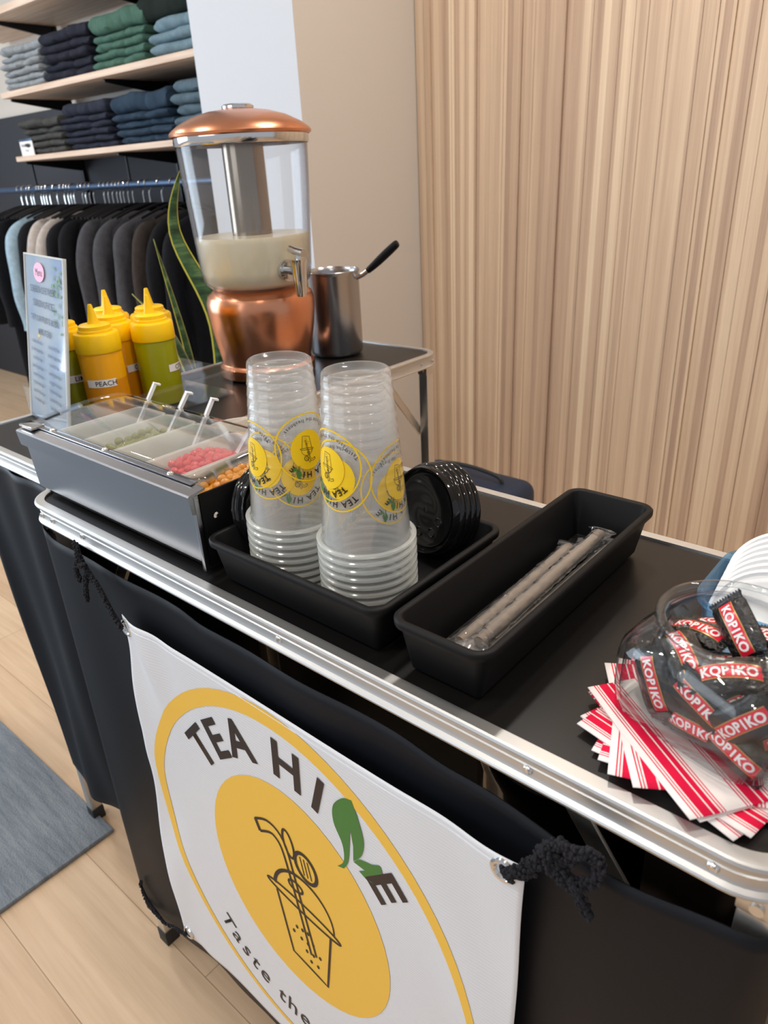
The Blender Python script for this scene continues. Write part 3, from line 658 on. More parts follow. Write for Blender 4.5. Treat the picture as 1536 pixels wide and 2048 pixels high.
lo = obj('printed_logo', LG2.mesh(cmap), [M['printyellow2'], M['printblack'], M['printgreen']], cup, ang=180); lo['label'] = 'yellow round tea logo print'
NC = 9
def stack(cx, cy, lean, seed, nm, a_top, first):
    rn_ = random.Random(seed)
    for k in range(NC):
        z0 = T+.0045+k*.0083
        ang = math.radians(90-a_top[NC-1-k]) if NC-1-k < len(a_top) else rn_.uniform(0, 2*PI)
        pos = ['lowest', 'second', 'third', 'fourth', 'fifth', 'sixth', 'seventh', 'second from the top', 'topmost'][k]
        lab = ('clear upside-down cup, topmost of the %s stack, yellow logo facing out' % nm) if k == NC-1 else 'clear upside-down cup, %s%s, in the %s stack' % (pos, '' if k in (0, 7) else ' from the tray', nm)
        R = Matrix.Rotation(lean, 4, 'Y') @ Matrix.Translation((0, 0, CH+k*.0083)) @ Matrix.Rotation(PI, 4, 'X') @ Matrix.Rotation(ang, 4, 'Z')
        Mx = Matrix.Translation((cx, cy, T+.0045)) @ R
        if first and k == 0: o = cup
        else: o = dup(cup)
        o.matrix_world = Mx; o.location, o.rotation_euler = Mx.to_translation(), Mx.to_euler()
        o['label'] = lab; o['group'] = 'clear cups in the %s stack' % nm
stack(-.4265, .449, math.radians(0), 4, 'right', (-98, -84, 14, 0, 178, 190, 200, 170, 185), True)
stack(-.5250, .442, math.radians(1.8), 9, 'left', (-8, -100, -78, -25, 170, 185, 200, 160, 180), False)

# ------------------------------------------------------------------ black lids
def lid_bm(r=.0495, th=.013):
    b = B(); pr_ = [(0, .007), (.012, .007), (r*.72, .007), (r*.76, .0085), (r*.80, .009), (r*.83, .006), (r*.88, .006), (r*.90, th*.95), (r*.925, th), (r*.945, th*.85), (r*.955, .0045), (r*.995, .0035), (r*1.01, .0015), (r*1.0, 0), (r*.97, 0), (r*.93, th*.7), (r*.9, .004), (0, .005)]
    lathe(b, pr_, 56)
    for v in b.verts:
        rr0 = math.hypot(v.co.x, v.co.y)
        if rr0 > r*.94 and v.co.z > .004:
            a = math.atan2(v.co.y, v.co.x); v.co.x += .0004*math.cos(a)*math.cos(a*24); v.co.y += .0004*math.sin(a)*math.cos(a*24)
    return b
def lid_thing(label, grp, b, m, cat='lid', name='cup_lid'):
    t = thing(name, label, cat, group=grp); obj('lid_disc', b, m, t, ang=50)
    for k, (x, y) in enumerate(((.012, -.022), (-.006, -.026), (.02, -.008))):
        q = B(); lathe(q, [(.0035, 0), (.0045, .0008), (.0055, 0)], 20); obj('button', q, m, t, loc=(x, y, .0072))
    q = B(); lathe(q, [(.0, .0006), (.003, .0002), (.0035, 0)], 14); obj('straw_hole', q, m, t, loc=(0, 0, .0072)); return t
def place_lids(src, n, c0, nrm, step, labs, grp):
    nrm = Vector(nrm).normalized(); q = nrm.to_track_quat('Z', 'Y').to_euler()
    for k in range(n):
        p = Vector(c0)-Vector(step)*k; o = src if k == 0 else dup(src)
        o.location = p; o.rotation_euler = q; o['label'] = labs[k]; o['group'] = grp
s1 = lid_thing('x', 'x', lid_bm(), M['glossblack'])
place_lids(s1, 4, (-.428, .553, T+.058), (-.16, -.94, .20), (-.0013, -.0078, .0016), ['glossy black cup lid standing behind the right cup stack, frontmost of four', 'black cup lid, second of four behind the right cup stack', 'black cup lid, third of four behind the right cup stack', 'black cup lid, rearmost of four behind the right cup stack'], 'black lids standing at the back of the tray')
s2 = lid_thing('x', 'x', lid_bm(), M['glossblack'])
place_lids(s2, 2, (-.576, .462, T+.058), (.95, -.16, .22), (.0065, -.001, .001), ['black cup lid leaning left of the left cup stack, nearest the cups', 'black cup lid leaning against the tray wall beside the steel bin'], 'black lids standing at the left end of the tray')

# ------------------------------------------------------------------ wrapped straws
slab = ['wrapped brown straw along the left side of the long tray', 'wrapped brown straw, second from the left in the long tray', 'wrapped brown straw on top of the bundle in the long tray', 'wrapped brown straw along the right side of the long tray']
for k, (xa, ya, xb, yb, z) in enumerate(((-.302, .415, -.304, .640, .0125), (-.289, .402, -.292, .655, .0125), (-.280, .412, -.283, .668, .0235), (-.272, .408, -.268, .672, .0125))):
    A_, C_ = Vector((xa, ya, T+z)), Vector((xb, yb, T+z+.004)); d = (C_-A_).normalized(); Ln = (C_-A_).length
    t = thing('wrapped_straw', slab[k], 'straw', tuple(A_), group='wrapped straws in the long tray')
    b = B(); c0, c1 = d*.012, d*(Ln-.010)
    tube(b, [c0+(c1-c0)*i/8 for i in range(9)], .0054, 16); obj('straw', b, M['straw'], t)
    rn_ = random.Random(20+k); side = d.cross(Vector((0, 0, 1))).normalized(); N = 70; b = B(); rings = []
    for i in range(N+1):
        s = i/N*Ln; e_ = min(s, Ln-s)/.016; wdt = .0085+.008*max(0, 1-e_)+rn_.uniform(-.0005, .0005); hh = .0064 if e_ > 1 else .0012+.005*e_*.9
        jit = rn_.uniform(-.0022, .0022) if e_ < 1.6 else rn_.uniform(-.0003, .0003); ring = []
        for q in range(14):
            a = 2*PI*q/14; ring.append(b.verts.new(d*s+side*(wdt*math.cos(a)+jit)+Vector((0, 0, 1))*(hh*math.sin(a)+rn_.uniform(-.0005, .0005)+(jit if e_ < 1.4 else 0))))
        rings.append(ring)
    for P_, Q_ in zip(rings, rings[1:]):
        for q in range(14): b.faces.new((P_[q], P_[(q+1) % 14], Q_[(q+1) % 14], Q_[q]))
    o = obj('clear_wrapper', b, M['film'], t, ang=20); o['label'] = 'crinkled clear film wrapper'

# ------------------------------------------------------------------ napkins
NA = [5, 70, 13, 78, 57, 21, 33, 54]
nx, ny = -.098, .458
nlab = ['lowest', 'second', 'third', 'fourth', 'fifth', 'sixth', 'second from the top', 'topmost']
b0 = B()
def nf(u, v):
    x, y = (u-.5)*.134, (v-.5)*.134; d = math.hypot(x, y)
    return Vector((x, y, .0004+.0010*max(0, (d-.07)/.024)))
sheet(b0, nf, 12, 12); nap = obj('paper_napkin', b0, M['napkin'], solid=.0008, ang=60, offset=1)
for k, a in enumerate(NA):
    o = nap if k == 0 else nap.copy()
    if k: COL.objects.link(o)
    o.location = (nx+.003*math.sin(k*2), ny+.003*math.cos(k*3), T+.0004+k*.0011); o.rotation_euler = (0, 0, math.radians(a+(90 if k in (0, 2, 4) else 0)))
    tag(o, 'striped paper napkin, %s of the fan under the jar' % nlab[k], 'napkin', 'striped napkins under the jar')

# ------------------------------------------------------------------ candy jar
JX, JY, JR = -.097, .472, math.radians(-15); JZ = T+.0098
jar = thing('candy_jar', 'rounded square clear glass jar of wrapped candies on the striped napkins', 'jar', (JX, JY, JZ), (0, 0, JR))
def jsec(w, z, p, off=(0, 0)): return [(off[0]+w*math.cos(a)/((abs(math.cos(a))**p+abs(math.sin(a))**p)**(1/p)), off[1]+w*math.sin(a)/((abs(math.cos(a))**p+abs(math.sin(a))**p)**(1/p)), z) for a in [2*PI*i/72 for i in range(72)]]
prof = [(.050, 0, 5), (.058, .002, 5), (.062, .008, 5), (.0635, .03, 5), (.0635, .062, 5), (.0625, .074, 4.5), (.058, .086, 3.4), (.053, .094, 2.6), (.0500, .0985, 2.1), (.0505, .102, 2), (.0530, .104, 2), (.0540, .107, 2), (.0530, .110, 2), (.0505, .111, 2), (.0480, .109, 2), (.0470, .104, 2), (.0470, .099, 2.1), (.0505, .092, 2.6), (.0555, .084, 3.4), (.0600, .072, 4.5), (.0608, .03, 5), (.059, .009, 5), (.050, .005, 5)]
b = B(); loft(b, [jsec(q[0], q[1]*.765, q[2]) for q in prof], cap0=True, cap1=True); obj('glass_body', b, M['jarglass'], jar, ang=60)
b = B(); tube(b, [(.0522*math.cos(a*PI/32), .0522*math.sin(a*PI/32), .0820) for a in range(64)], .0026, 10, True); obj('rolled_rim', b, M['jarglass'], jar)
# candies
def pil(x, y, s):   # pillow surface height
    u, v_ = abs(x)/.0235, abs(y)/.0150
    return s*(.0006+.0062*max(0, 1-u**2.5)**.7*max(0, 1-v_**2.2)**.6)
def candy_mesh():
    b = B()
    for s in (1, -1):
        def fn(u, v):
            x = (u-.5)*.055; zig = .0012*(1 if int(v*24) % 2 else -1) if abs(x) > .027 else 0; y = (v-.5)*.030*(1-.12*max(0, 1-abs(abs(x)-.0225)/.004))
            return Vector((x+(zig if x > 0 else -zig), y, pil(x, y, s)+.0003*math.sin(x*900)*(abs(x) > .02)))
        sheet(b, fn, 30, 24)
    bmesh.ops.remove_doubles(b, verts=b.verts[:], dist=.00005); return b
cd = thing('wrapped_candy', 'x', 'candy'); wr = obj('wrapper', candy_mesh(), M['foil'], cd, ang=60)
A = Art()
def bandpoly(w): 
    return w
def add_strip(w0, mi, ly):
    n = 26; V = []; Fc = []
    for i in range(n+1):
        x = -.0215+.043*i/n; c = -3.2*x*x+.0006
        for j in range(5): V.append((x, c+w0*(j/4-.5)*2))
    for i in range(n):
        for j in range(4): Fc.append((i*5+j, i*5+j+1, (i+1)*5+j+1, (i+1)*5+j))
    A.add(V, Fc, mi, ly)
add_strip(.0060, 1, 0); add_strip(.0052, 0, 1)
for ch_, xx in zip('KOPIKO', (-.0160, -.0090, -.0025, .0025, .0080, .0150)): A.text(ch_, 2, 2, .0100, xx, -.0036-3.2*xx*xx+.0006, -6.4*xx, .035, .95)
cm = lambda s: (lambda x, y, ly: Vector((x if s > 0 else -x, y, pil(x, y, s)+s*(.00035+.00015*ly))))
for s in (1,):
    o = obj('brand_band', A.mesh(cm(s), None, .0022), [M['candyred'], M['candygold'], M['candywhite']], cd, ang=180); o['label'] = 'red band with white brand letters'
rn_ = random.Random(11)
cps = []
hand = [  # x, y, z in the jar frame, facing direction, spin
 (-.030, -.047, .040, (0, -1, .15), -1.0, 'at the front left corner of the jar, letters slanting down'), (.008, -.046, .046, (.1, -1, .1), -.45, 'at the front middle of the jar, letters near level'),
 (-.049, -.020, .052, (-1, -.3, .1), -1.2, 'against the left glass near the shoulder'), (-.044, -.034, .022, (-.5, -1, .1), -.6, 'low at the front left corner of the jar'),
 (.040, -.045, .050, (.1, -1, .2), .9, 'at the front right of the jar'), (.006, -.045, .018, (0, -1, .1), .1, 'low at the front of the jar'), (.038, -.046, .020, (0, -1, .1), -.3, 'low at the front right of the jar'),
 (-.022, -.030, .068, (-.1, -.5, 1), -.4, 'on the heap just behind the front left shoulder'), (.015, -.028, .070, (.1, -.5, 1), .5, 'on the heap at the front under the mouth'), (.030, .000, .068, (.2, -.3, 1), 1.2, 'on the heap to the right under the mouth'),
 (-.004, .012, .086, (-.1, -.9, .55), -.6, 'topmost on the heap, poking up in the jar mouth'), (-.034, .008, .064, (-.2, -.2, 1), .8, 'on the heap to the left under the mouth'), (.012, .030, .064, (0, -.2, 1), -.9, 'on the heap at the back under the mouth'), (-.030, .038, .055, (-.1, 0, 1), .3, 'on the heap at the back left'),
 (.046, .030, .055, (.3, 0, 1), 1.6, 'on the heap at the back right'), (-.052, .018, .030, (-1, .1, 0), .4, 'low against the left glass'), (.052, -.012, .035, (1, -.2, 0), .4, 'against the right glass'), (-.020, -.018, .032, (0, -.3, 1), .2, 'inside the heap behind the front left candy'), (.022, -.018, .032, (0, -.3, 1), 1.2, 'inside the heap behind the front right candy'), (0, .02, .040, (0, 0, 1), .6, 'in the middle of the heap'), (-.03, .03, .018, (0, 0, 1), .1, 'on the jar floor at the back left'), (.03, .03, .018, (0, 0, 1), .9, 'on the jar floor at the back right'), (0, -.005, .012, (0, 0, 1), .4, 'on the jar floor in the middle')]
JM = Matrix.Translation((JX, JY, JZ)) @ Matrix.Rotation(JR, 4, 'Z')
for k, (x, y, z, n, sp, where) in enumerate(hand):
    nv = Vector(n).normalized(); xa = Vector((0, 0, 1)).cross(nv)
    xa = xa.normalized() if xa.length > .15 else Vector((1, 0, 0)); xa = (xa-nv*xa.dot(nv)).normalized(); ya = nv.cross(xa)
    X_ = xa*math.cos(sp)+ya*math.sin(sp); Y_ = nv.cross(X_); Rm = Matrix((X_, Y_, nv)).transposed().to_4x4()
    Mx = JM @ Matrix.Translation((x*.92, y*.92, z*.78+.002)) @ Rm @ (Matrix.Rotation(PI, 4, 'Y') if k in (3, 9, 15, 17, 20) else Matrix()) @ Matrix.Rotation(.15*math.sin(k*5.1), 4, 'X') @ Matrix.Scale(.93, 4); o = cd if k == 0 else dup(cd)
    o.location = Mx.to_translation(); o.rotation_euler = Mx.to_euler(); o.scale = (.93, .93, .93); o['label'] = ('black candy showing its plain back, ' if k in (3, 9, 15, 17, 20) else 'black candy with red band, ')+where; o['group'] = 'wrapped candies in the glass jar'
# paper scrap on the laminate
b = B(); sheet(b, lambda u, v: Vector(((u-.5)*.008, (v-.5)*.003*(1+math.sin(u*9)), .0006+.0012*u*v)), 5, 3); tag(obj('paper_scrap', b, M['paper'], loc=(-.074, .3835, T-.0025), solid=.0003), 'tiny white paper scrap near the counter edge below the napkins', 'scrap')

# ------------------------------------------------------------------ blue bin with white lids
bb = B(); loft(bb, rr_tray(bb, -.085, .085, -.062, .062, [(.012, 0), (.004, .045), (0, .047), (0, .052), (.003, .052), (.006, .046), (.014, .003)], .03, 8), cap0=True, cap1=True)
tag(obj('blue_bin', bb, M['bluebin'], loc=(-.068, .604, T), ang=60), 'translucent blue plastic bin of white lids behind the candy jar', 'bin')
s3 = thing('cup_lid', 'x', 'lid'); q = B(); lathe(q, [(0, .002), (.030, .002), (.033, .0045), (.037, .005), (.039, .002), (.041, .002), (.043, .006), (.0455, .006), (.0465, 0), (.0445, 0), (.043, .004), (.041, .0005), (0, .0005)], 48); obj('lid_disc', q, M['white'], s3, ang=50)
q = B(); box(q, -.004, .004, -.001, .001, .002, .005, .0006); o = obj('tab', q, M['white'], s3, loc=(.012, -.012, 0))
place_lids(s3, 7, (-.098, .622, T+.053), (-.05, -.55, .83), (.0, .0075, .0030), ['white plastic cup lid %s in the blue bin' % s for s in ('rearmost and most open to view', 'second from the back', 'third from the back', 'in the middle of the row', 'third from the front', 'second from the front', 'frontmost')], 'white lids in the blue bin')

# ------------------------------------------------------------------ sign in acrylic holder
P0 = Vector((-1.172, .520, T+.0005)); dX = Vector((-.985, .174, 0)); nrm = Vector((.174, .985, 0)); tl = .20
up = Vector((0, 0, math.cos(tl)))+nrm*math.sin(tl)
sg = thing('menu_sign', 'tall pale blue printed sign in a clear acrylic holder beside the bottles', 'sign', tuple(P0+dX*.105))
ex, ez = -dX, up; ey = ez.cross(ex).normalized()*1.0
if ey.y < 0: ey = -ey
def S(x, y, off): return ex*x+ez*y+ey*off
def sbox(b, x0, x1, y0, y1, o0, o1):
    vs = [b.verts.new(S(x, y, o)) for o in (o0, o1) for y in (y0, y1) for x in (x0, x1)]
    for f in ((0, 1, 3, 2), (4, 6, 7, 5), (0, 4, 5, 1), (2, 3, 7, 6), (0, 2, 6, 4), (1, 5, 7, 3)): b.faces.new([vs[i] for i in f])
b = B(); sbox(b, -.109, .109, 0, .290, -.0026, -.0012); sbox(b, -.109, .109, 0, .290, .0012, .0026); sbox(b, -.109, .109, 0, .004, -.0026, .045)
obj('acrylic_holder', b, M['clearplastic'], sg, smooth=False)
b = B(); sbox(b, -.105, .105, .003, .288, -.0006, .0006); obj('printed_sheet', b, M['signpaper'], sg, smooth=False)
b = B(); 
for x in (-.109, .1065): sbox(b, x, x+.0025, 0, .290, -.003, .003)
sbox(b, -.109, .109, .288, .2905, -.003, .003)
obj('polished_edge', b, M['milktub'], sg, smooth=False)
A = Art()
A.disc(-.02, .262, .030, .016, 0, 1)
A.text('Menu', 1, 2, .018, -.02, .256, 0, 0)
for st_, y, sz in (('SEASON OF SWEET...', .228, .016), ('SEASON OF ICE...', .205, .016), ('TRY OUR FRUIT & BOBA', .180, .014), ('MILK TEAS', .158, .015)): A.text(st_, 1, 2, sz, 0, y, 0, .01)
for k in range(8):
    for xx in (-.048, .048):
        A.text(['classic milk tea', 'brown sugar tea', 'taro milk tea', 'peach green tea', 'mango fruit tea', 'lychee fruit tea', 'passion fruit tea', 'honeydew tea'][k], 1, 2, .010, xx, .140-.015*k, 0)
o = obj('printed_text', A.mesh(lambda x, y, ly: S(x, y, -.0029-.0002*ly)), [M['pink'], M['ink']], sg, ang=180)
A = Art(); rn_ = random.Random(3)
for k in range(26): A.disc(.06+rn_.uniform(-.012, .04), .275-rn_.uniform(0, .1)*(.3+k/30), .006, .0022, 0, 1, 8, 1, rn_.uniform(0, 3))
obj('leaf_print', A.mesh(lambda x, y, ly: S(min(x, .103), y, -.0029)), M['printgreen'], sg, ang=180)

# ------------------------------------------------------------------ squeeze bottles
def bottle(label, x, y, body, text, angle, fill=None, tiltx=0):
    t = thing('squeeze_bottle', label, 'bottle', (x, y, T+.0035), (0, tiltx, 0), 'squeeze bottles in the clear organizer'); r = .0375
    b = B(); lathe(b, [(0, 0), (r-.004, 0), (r-.001, .002), (r, .006), (r, .118), (r-.002, .126), (0, .126)], 40); obj('bottle_body', b, body, t)
    b = B(); lathe(b, [(0, .120), (r+.0012, .120), (r+.0016, .121), (r+.0012, .149), (r-.001, .152), (.030, .153), (.0295, .157), (.0275, .158), (.027, .164), (.024, .166), (.0105, .167), (.0085, .172), (.0038, .197), (.0030, .199), (0, .199)], 40)
    obj('cap', b, M['yplastic'], t)
    if fill:
        b = B(); lathe(b, [(r+.0003, .006), (r+.0003, .072)], 40); obj('syrup_level', b, fill, t)
    A = Art(); n = 12; V = []; Fc = []
    for i in range(n+1):
        for j in (0, 1): V.append((-.026+.052*i/n, .062+.0135*j))
    for i in range(n): Fc.append((2*i, 2*i+2, 2*i+3, 2*i+1))
    A.add(V, Fc, 0, 0); A.text(text, 1, 1, .012, .008, .0645, 0, .01)
    o = obj('name_label', A.mesh(lambda X, Y, ly: Vector(((r+.0008+.0002*ly)*math.cos(X/r+angle), (r+.0008+.0002*ly)*math.sin(X/r+angle), Y))), [M['paper'], M['printblack']], t, ang=180); o['label'] = 'white name label'
    return t
bottle('orange squeeze bottle labelled PEACH, frontmost of the bottles', -1.222, .634, M['mango'], 'PEACH', -.70, M['mangodark'])
bottle('green squeeze bottle at the right front of the bottle group', -1.216, .742, M['lime'], 'CITRUS', .62)
bottle('orange squeeze bottle between the front orange and green ones', -1.285, .700, M['mango'], 'COCO', .55, M['mangodark'])
bottle('green squeeze bottle directly behind the right front green one', -1.296, .793, M['lime'], 'KIWI', .3)
bottle('orange squeeze bottle at the back left of the group', -1.364, .742, M['mango'], 'MANGO', .3)
bottle('green squeeze bottle partly hidden behind the blue sign', -1.305, .612, M['lime'], 'LIME', -.2)
b = B(); loft(b, rr_tray(b, -.14, .14, -.15, .15, [(0, 0), (0, .048), (.0018, .048), (.0018, .002)], .018, 6), cap0=True, cap1=True)
obj_o = obj('clear_organizer', b, M['clearplastic'], loc=(-1.288, .715, T), ang=50); tag(obj_o, 'low clear plastic organizer box holding the squeeze bottles', 'box')

# ------------------------------------------------------------------ copper drink dispenser
DX, DY = -1.222, 1.012
dp = thing('drink_dispenser', 'copper and clear drink dispenser half full of milk tea', 'drink dispenser', (DX, DY, T))
b = B(); lathe(b, [(0, 0), (.098, 0), (.102, .003), (.102, .022), (.099, .026), (.0955, .029), (.0955, .034), (.099, .05), (.108, .10), (.112, .135), (.112, .155), (.108, .166), (.099, .173), (.094, .178), (.090, .180), (0, .180)], 64); obj('copper_base', b, M['copper'], dp, ang=25)
b = B(); lathe(b, [(.084, .178), (.096, .180), (.108, .192), (.113, .215), (.1165, .27), (.122, .36), (.126, .448), (.1235, .448), (.1195, .36), (.114, .27), (.1105, .216), (.105, .194), (.094, .184), (.084, .182)], 64); obj('clear_tank', b, M['clearplastic'], dp)
b = B(); lathe(b, [(.1275, .442), (.129, .444), (.129, .458), (.126, .460), (.123, .458), (.123, .442)], 64); o = obj('tank_rim', b, M['chrome'], dp)
b = B(); lathe(b, [(0, .184), (.090, .184), (.104, .195), (.110, .217), (.1135, .27), (.1137, .278), (.112, .281), (0, .281)], 64); obj('milk_tea', b, M['tea'], dp)
b = B(); lathe(b, [(0, .188), (.040, .188), (.040, .455), (0, .455)], 40); obj('ice_tube', b, mat('dark_clear_tube', hexc(150, 138, 124), .18, .85), dp)
b = B(); lathe(b, [(.1305, .457), (.1345, .459), (.1355, .463), (.132, .468), (.118, .478), (.090, .491), (.060, .499), (.030, .503), (0, .504)], 64); obj('copper_lid', b, M['copper'], dp)
b = B(); lathe(b, [(.0, .512), (.026, .511), (.030, .508), (.030, .504), (.028, .502)], 40); o = obj('lid_knob', b, M['chrome'], dp)
sp = math.radians(-8); cs, sn_ = math.cos(sp), math.sin(sp); D_ = lambda r, z, l=0: (r*cs-l*sn_, r*sn_+l*cs, z)
b = B(); tube(b, [D_(.108, .218), D_(.118, .218)], .021, 28); tube(b, [D_(.117, .218), D_(.122, .218)], .017, 28); tube(b, [D_(.12, .218), D_(.158, .218)], .0085, 20)
spg = obj('spigot', b, M['chrome'], dp)
b = B(); tube(b, [D_(.152, .240), D_(.152, .232), D_(.152, .205), D_(.152, .180), D_(.152, .172)], lambda t: .0175-.0085*t, 24); obj('spout', b, M['chrome'], spg)
b = B(); tube(b, [D_(.152, .238), D_(.152, .250)], .006, 16); tube(b, [D_(.172, .252), D_(.150, .254), D_(.128, .258)], .0075, 14); obj('lever', b, M['chrome'], spg)

# ------------------------------------------------------------------ saucepan
pn = thing('saucepan', 'tall stainless saucepan with black handle beside the copper dispenser', 'pot', (-1.209, 1.216, T))
b = B(); lathe(b, [(0, 0), (.055, 0), (.0595, .004), (.061, .010), (.061, .178), (.0625, .181), (.064, .186), (.063, .187), (.0605, .183), (.0585, .177), (.0585, .008), (0, .006)], 56); obj('pan_body', b, M['steel'], pn)
ha = math.radians(18); hx, hy = math.cos(ha), math.sin(ha)
b = B(); tube(b, [(.062*hx, .062*hy, .170), (.078*hx, .078*hy, .177), (.092*hx, .092*hy, .186)], .0055, 12); obj('handle_ferrule', b, M['chrome'], pn)
b = B(); tube(b, smoothpath([(.090*hx, .090*hy, .185), (.110*hx, .110*hy, .200), (.135*hx, .135*hy, .220), (.158*hx, .158*hy, .238), (.164*hx, .164*hy, .242)], 5), lambda t: .0065+.0028*math.sin(PI*t)-.003*(t > .97), 14); obj('handle', b, M['blackplastic'], pn)

# ------------------------------------------------------------------ shelving with folded clothes
sh = thing('wall_shelving', 'tall pale wood clothes shelving with black brackets against the back wall', 'shelf', (-3.3, 2.2, 0))
for z0, z1, x0 in ((1.762, 1.788, -4.30), (1.468, 1.492, -4.30), (2.105, 2.135, -4.9)):
    b = B(); box(b, x0+3.3, -2.29+3.3, 2.0-2.2, 2.37-2.2, z0, z1, .002); obj('shelf_board', b, M['plywood'], sh)
for x in (-4.28, -3.36):
    b = B(); box(b, x+3.3-.012, x+3.3+.012, .15, .17, 0.0, 2.6, .001); obj('upright', b, M['blackmetal'], sh)
for x in (-4.28, -3.36):
    for z in (2.105, 1.762, 1.468):
        b = B(); vs = []
        for xx in (x+3.3-.006, x+3.3+.006): vs.append([b.verts.new((xx, y, zz)) for y, zz in ((.15, z), (-.16, z), (-.16, z-.012), (.15, z-.055))])
        b.faces.new(vs[0][::-1]); b.faces.new(vs[1])
        for i in range(4): b.faces.new((vs[0][i], vs[0][(i+1) % 4], vs[1][(i+1) % 4], vs[1][i]))
        obj('bracket', b, M['blackmetal'], sh, smooth=False)
b = B(); tube(b, [(-1.62, -.12, 1.33), (1.0, -.12, 1.33)], .016, 18); obj('hanging_rod', b, M['rodblue'], sh)
for x in (-1.0, -.06, .98):
    b = B(); tube(b, [(x, -.12, 1.345), (x, -.12, 1.46)], .006, 10); obj('rod_hanger', b, M['blackmetal'], sh)
# folded garment variants
def folded(seed, wd=.40, dp_=.30, h=.042):
    rn_ = random.Random(seed); b = B(); o1 = Vector((seed*3.1, seed*1.7, 0)); n = 44; L1 = 16; loops = []
    for k in range(n+1):
        x = (k/n-.5)*wd; lp = []; endk = min(1, (wd/2-abs(x))/.018+.25)
        for i in range(L1):
            a = 2*PI*i/L1; ca, sa = math.cos(a), math.sin(a); y = dp_/2*math.copysign(abs(ca)**.22, ca); z = h/2*math.copysign(abs(sa)**.75, sa)*endk**.5
            nn = noise.noise(Vector((x*9, y*6, z*20))+o1)*.016+noise.noise(Vector((x*30, y*20, z*60))+o1)*.006
            crease = -.010*math.exp(-((x-.04)/.010)**2)*(1 if y < 0 else 0)
            bulge = .004*math.sin(x*45+seed)
            lp.append((x, y-(nn+bulge+crease)*(-1 if y > 0 else 1), max(0, z+h/2+noise.noise(Vector((x*7, y*7, seed)))*.008)))
        loops.append(lp)
    V = [[b.verts.new(p) for p in lp] for lp in loops]
    for A_, C_ in zip(V, V[1:]):
        for i in range(L1): b.faces.new((A_[i], A_[(i+1) % L1], C_[(i+1) % L1], C_[i]))
    b.faces.new(V[0][::-1]); b.faces.new(V[-1]); return b
fmesh = []
for s in range(5):
    o = obj('folded_trousers', folded(s+1), M['f_grey'], ang=70); fmesh.append(o.data); bpy.data.objects.remove(o)
ordn = ['bottom', 'second from the bottom', 'third from the bottom', 'fourth from the bottom', 'fifth from the bottom', 'sixth from the bottom', 'seventh from the bottom']
def pile(xc, zt, n, col, cname, where, wd, hh, topb=1.0):
    cols = {}
    z = zt+.001
    for k in range(n):
        key = (col,)
        src = fmesh[(k*2+int(abs(xc)*10)) % 5]; nm = src.name+'_'+col
        me = bpy.data.meshes.get(nm)
        if me is None:
            me = src.copy(); me.name = nm; me.materials.clear(); me.materials.append(M['f_'+col])
        o = bpy.data.objects.new('folded_trousers', me); COL.objects.link(o)
        hs = hh*(topb if k == n-1 else 1)
        o.location = (xc+random.uniform(-.008, .008), 2.17+random.uniform(-.012, .012), z); o.rotation_euler = (0, 0, random.uniform(-.05, .05)); o.scale = (wd/.40, 1, hs/.042*1.08)
        z += hs
        pos = 'topmost' if k == n-1 else ordn[k]
        tag(o, '%s folded trousers, %s, on the %s' % (cname, pos, where), 'folded clothes', '%s trousers piled on the %s' % (cname, where))
U, Lw = 1.788, 1.492
pile(-4.05, U, 6, 'grey', 'light grey', 'upper shelf, left end', .42, .030, 1.3)
pile(-3.61, U, 5, 'navy', 'dark navy', 'upper shelf, second pile', .44, .036, 1.4)
pile(-3.17, U, 5, 'green', 'sage green', 'upper shelf, third pile', .40, .032, 2.2)
pile(-2.62, U, 3, 'paleblue', 'pale blue grey', 'upper shelf, right end', .60, .040, 1.2)
pile(-4.00, Lw, 5, 'olive', 'dark grey brown', 'lower shelf, left end', .40, .030, 1.3)
pile(-3.55, Lw, 6, 'ink', 'dark ink blue', 'lower shelf, second pile', .42, .028, 1.9)
pile(-3.09, Lw, 5, 'indigo', 'indigo denim', 'lower shelf, third pile', .42, .030, 2.4)
pile(-2.62, Lw, 5, 'slate', 'slate blue denim', 'lower shelf, right end', .44, .040, 1.2)
o = bpy.data.objects.new('folded_trousers', fmesh[2].copy()); COL.objects.link(o); o.data.materials.clear(); o.data.materials.append(M['f_darkgreen']); o.location = (-2.72, 2.17, U+.131); o.scale = (1.5, .9, 2.2)
tag(o, 'dark green black folded garment lying over the pale blue pile on the upper shelf', 'folded clothes')
# price card
t = thing('price_card', 'small white price card on the left end of the lower shelf', 'sign', (-4.17, 2.012, Lw))
b = B(); box(b, -.07, .07, -.002, .002, 0, .075, .001); obj('card', b, M['paper'], t)
b = B(); box(b, -.072, .072, -.0035, .003, .068, .078, .001); obj('card_holder', b, M['rodblue'], t)
A = Art(); A.text('WAREHOUSE', 0, 0, .018, 0, .042, 0, .01); A.text('STYLES', 0, 0, .012, 0, .02)
obj('printed_text', A.mesh(lambda x, y, ly: Vector((x, -.0026, y))), M['ink'], t, ang=180)

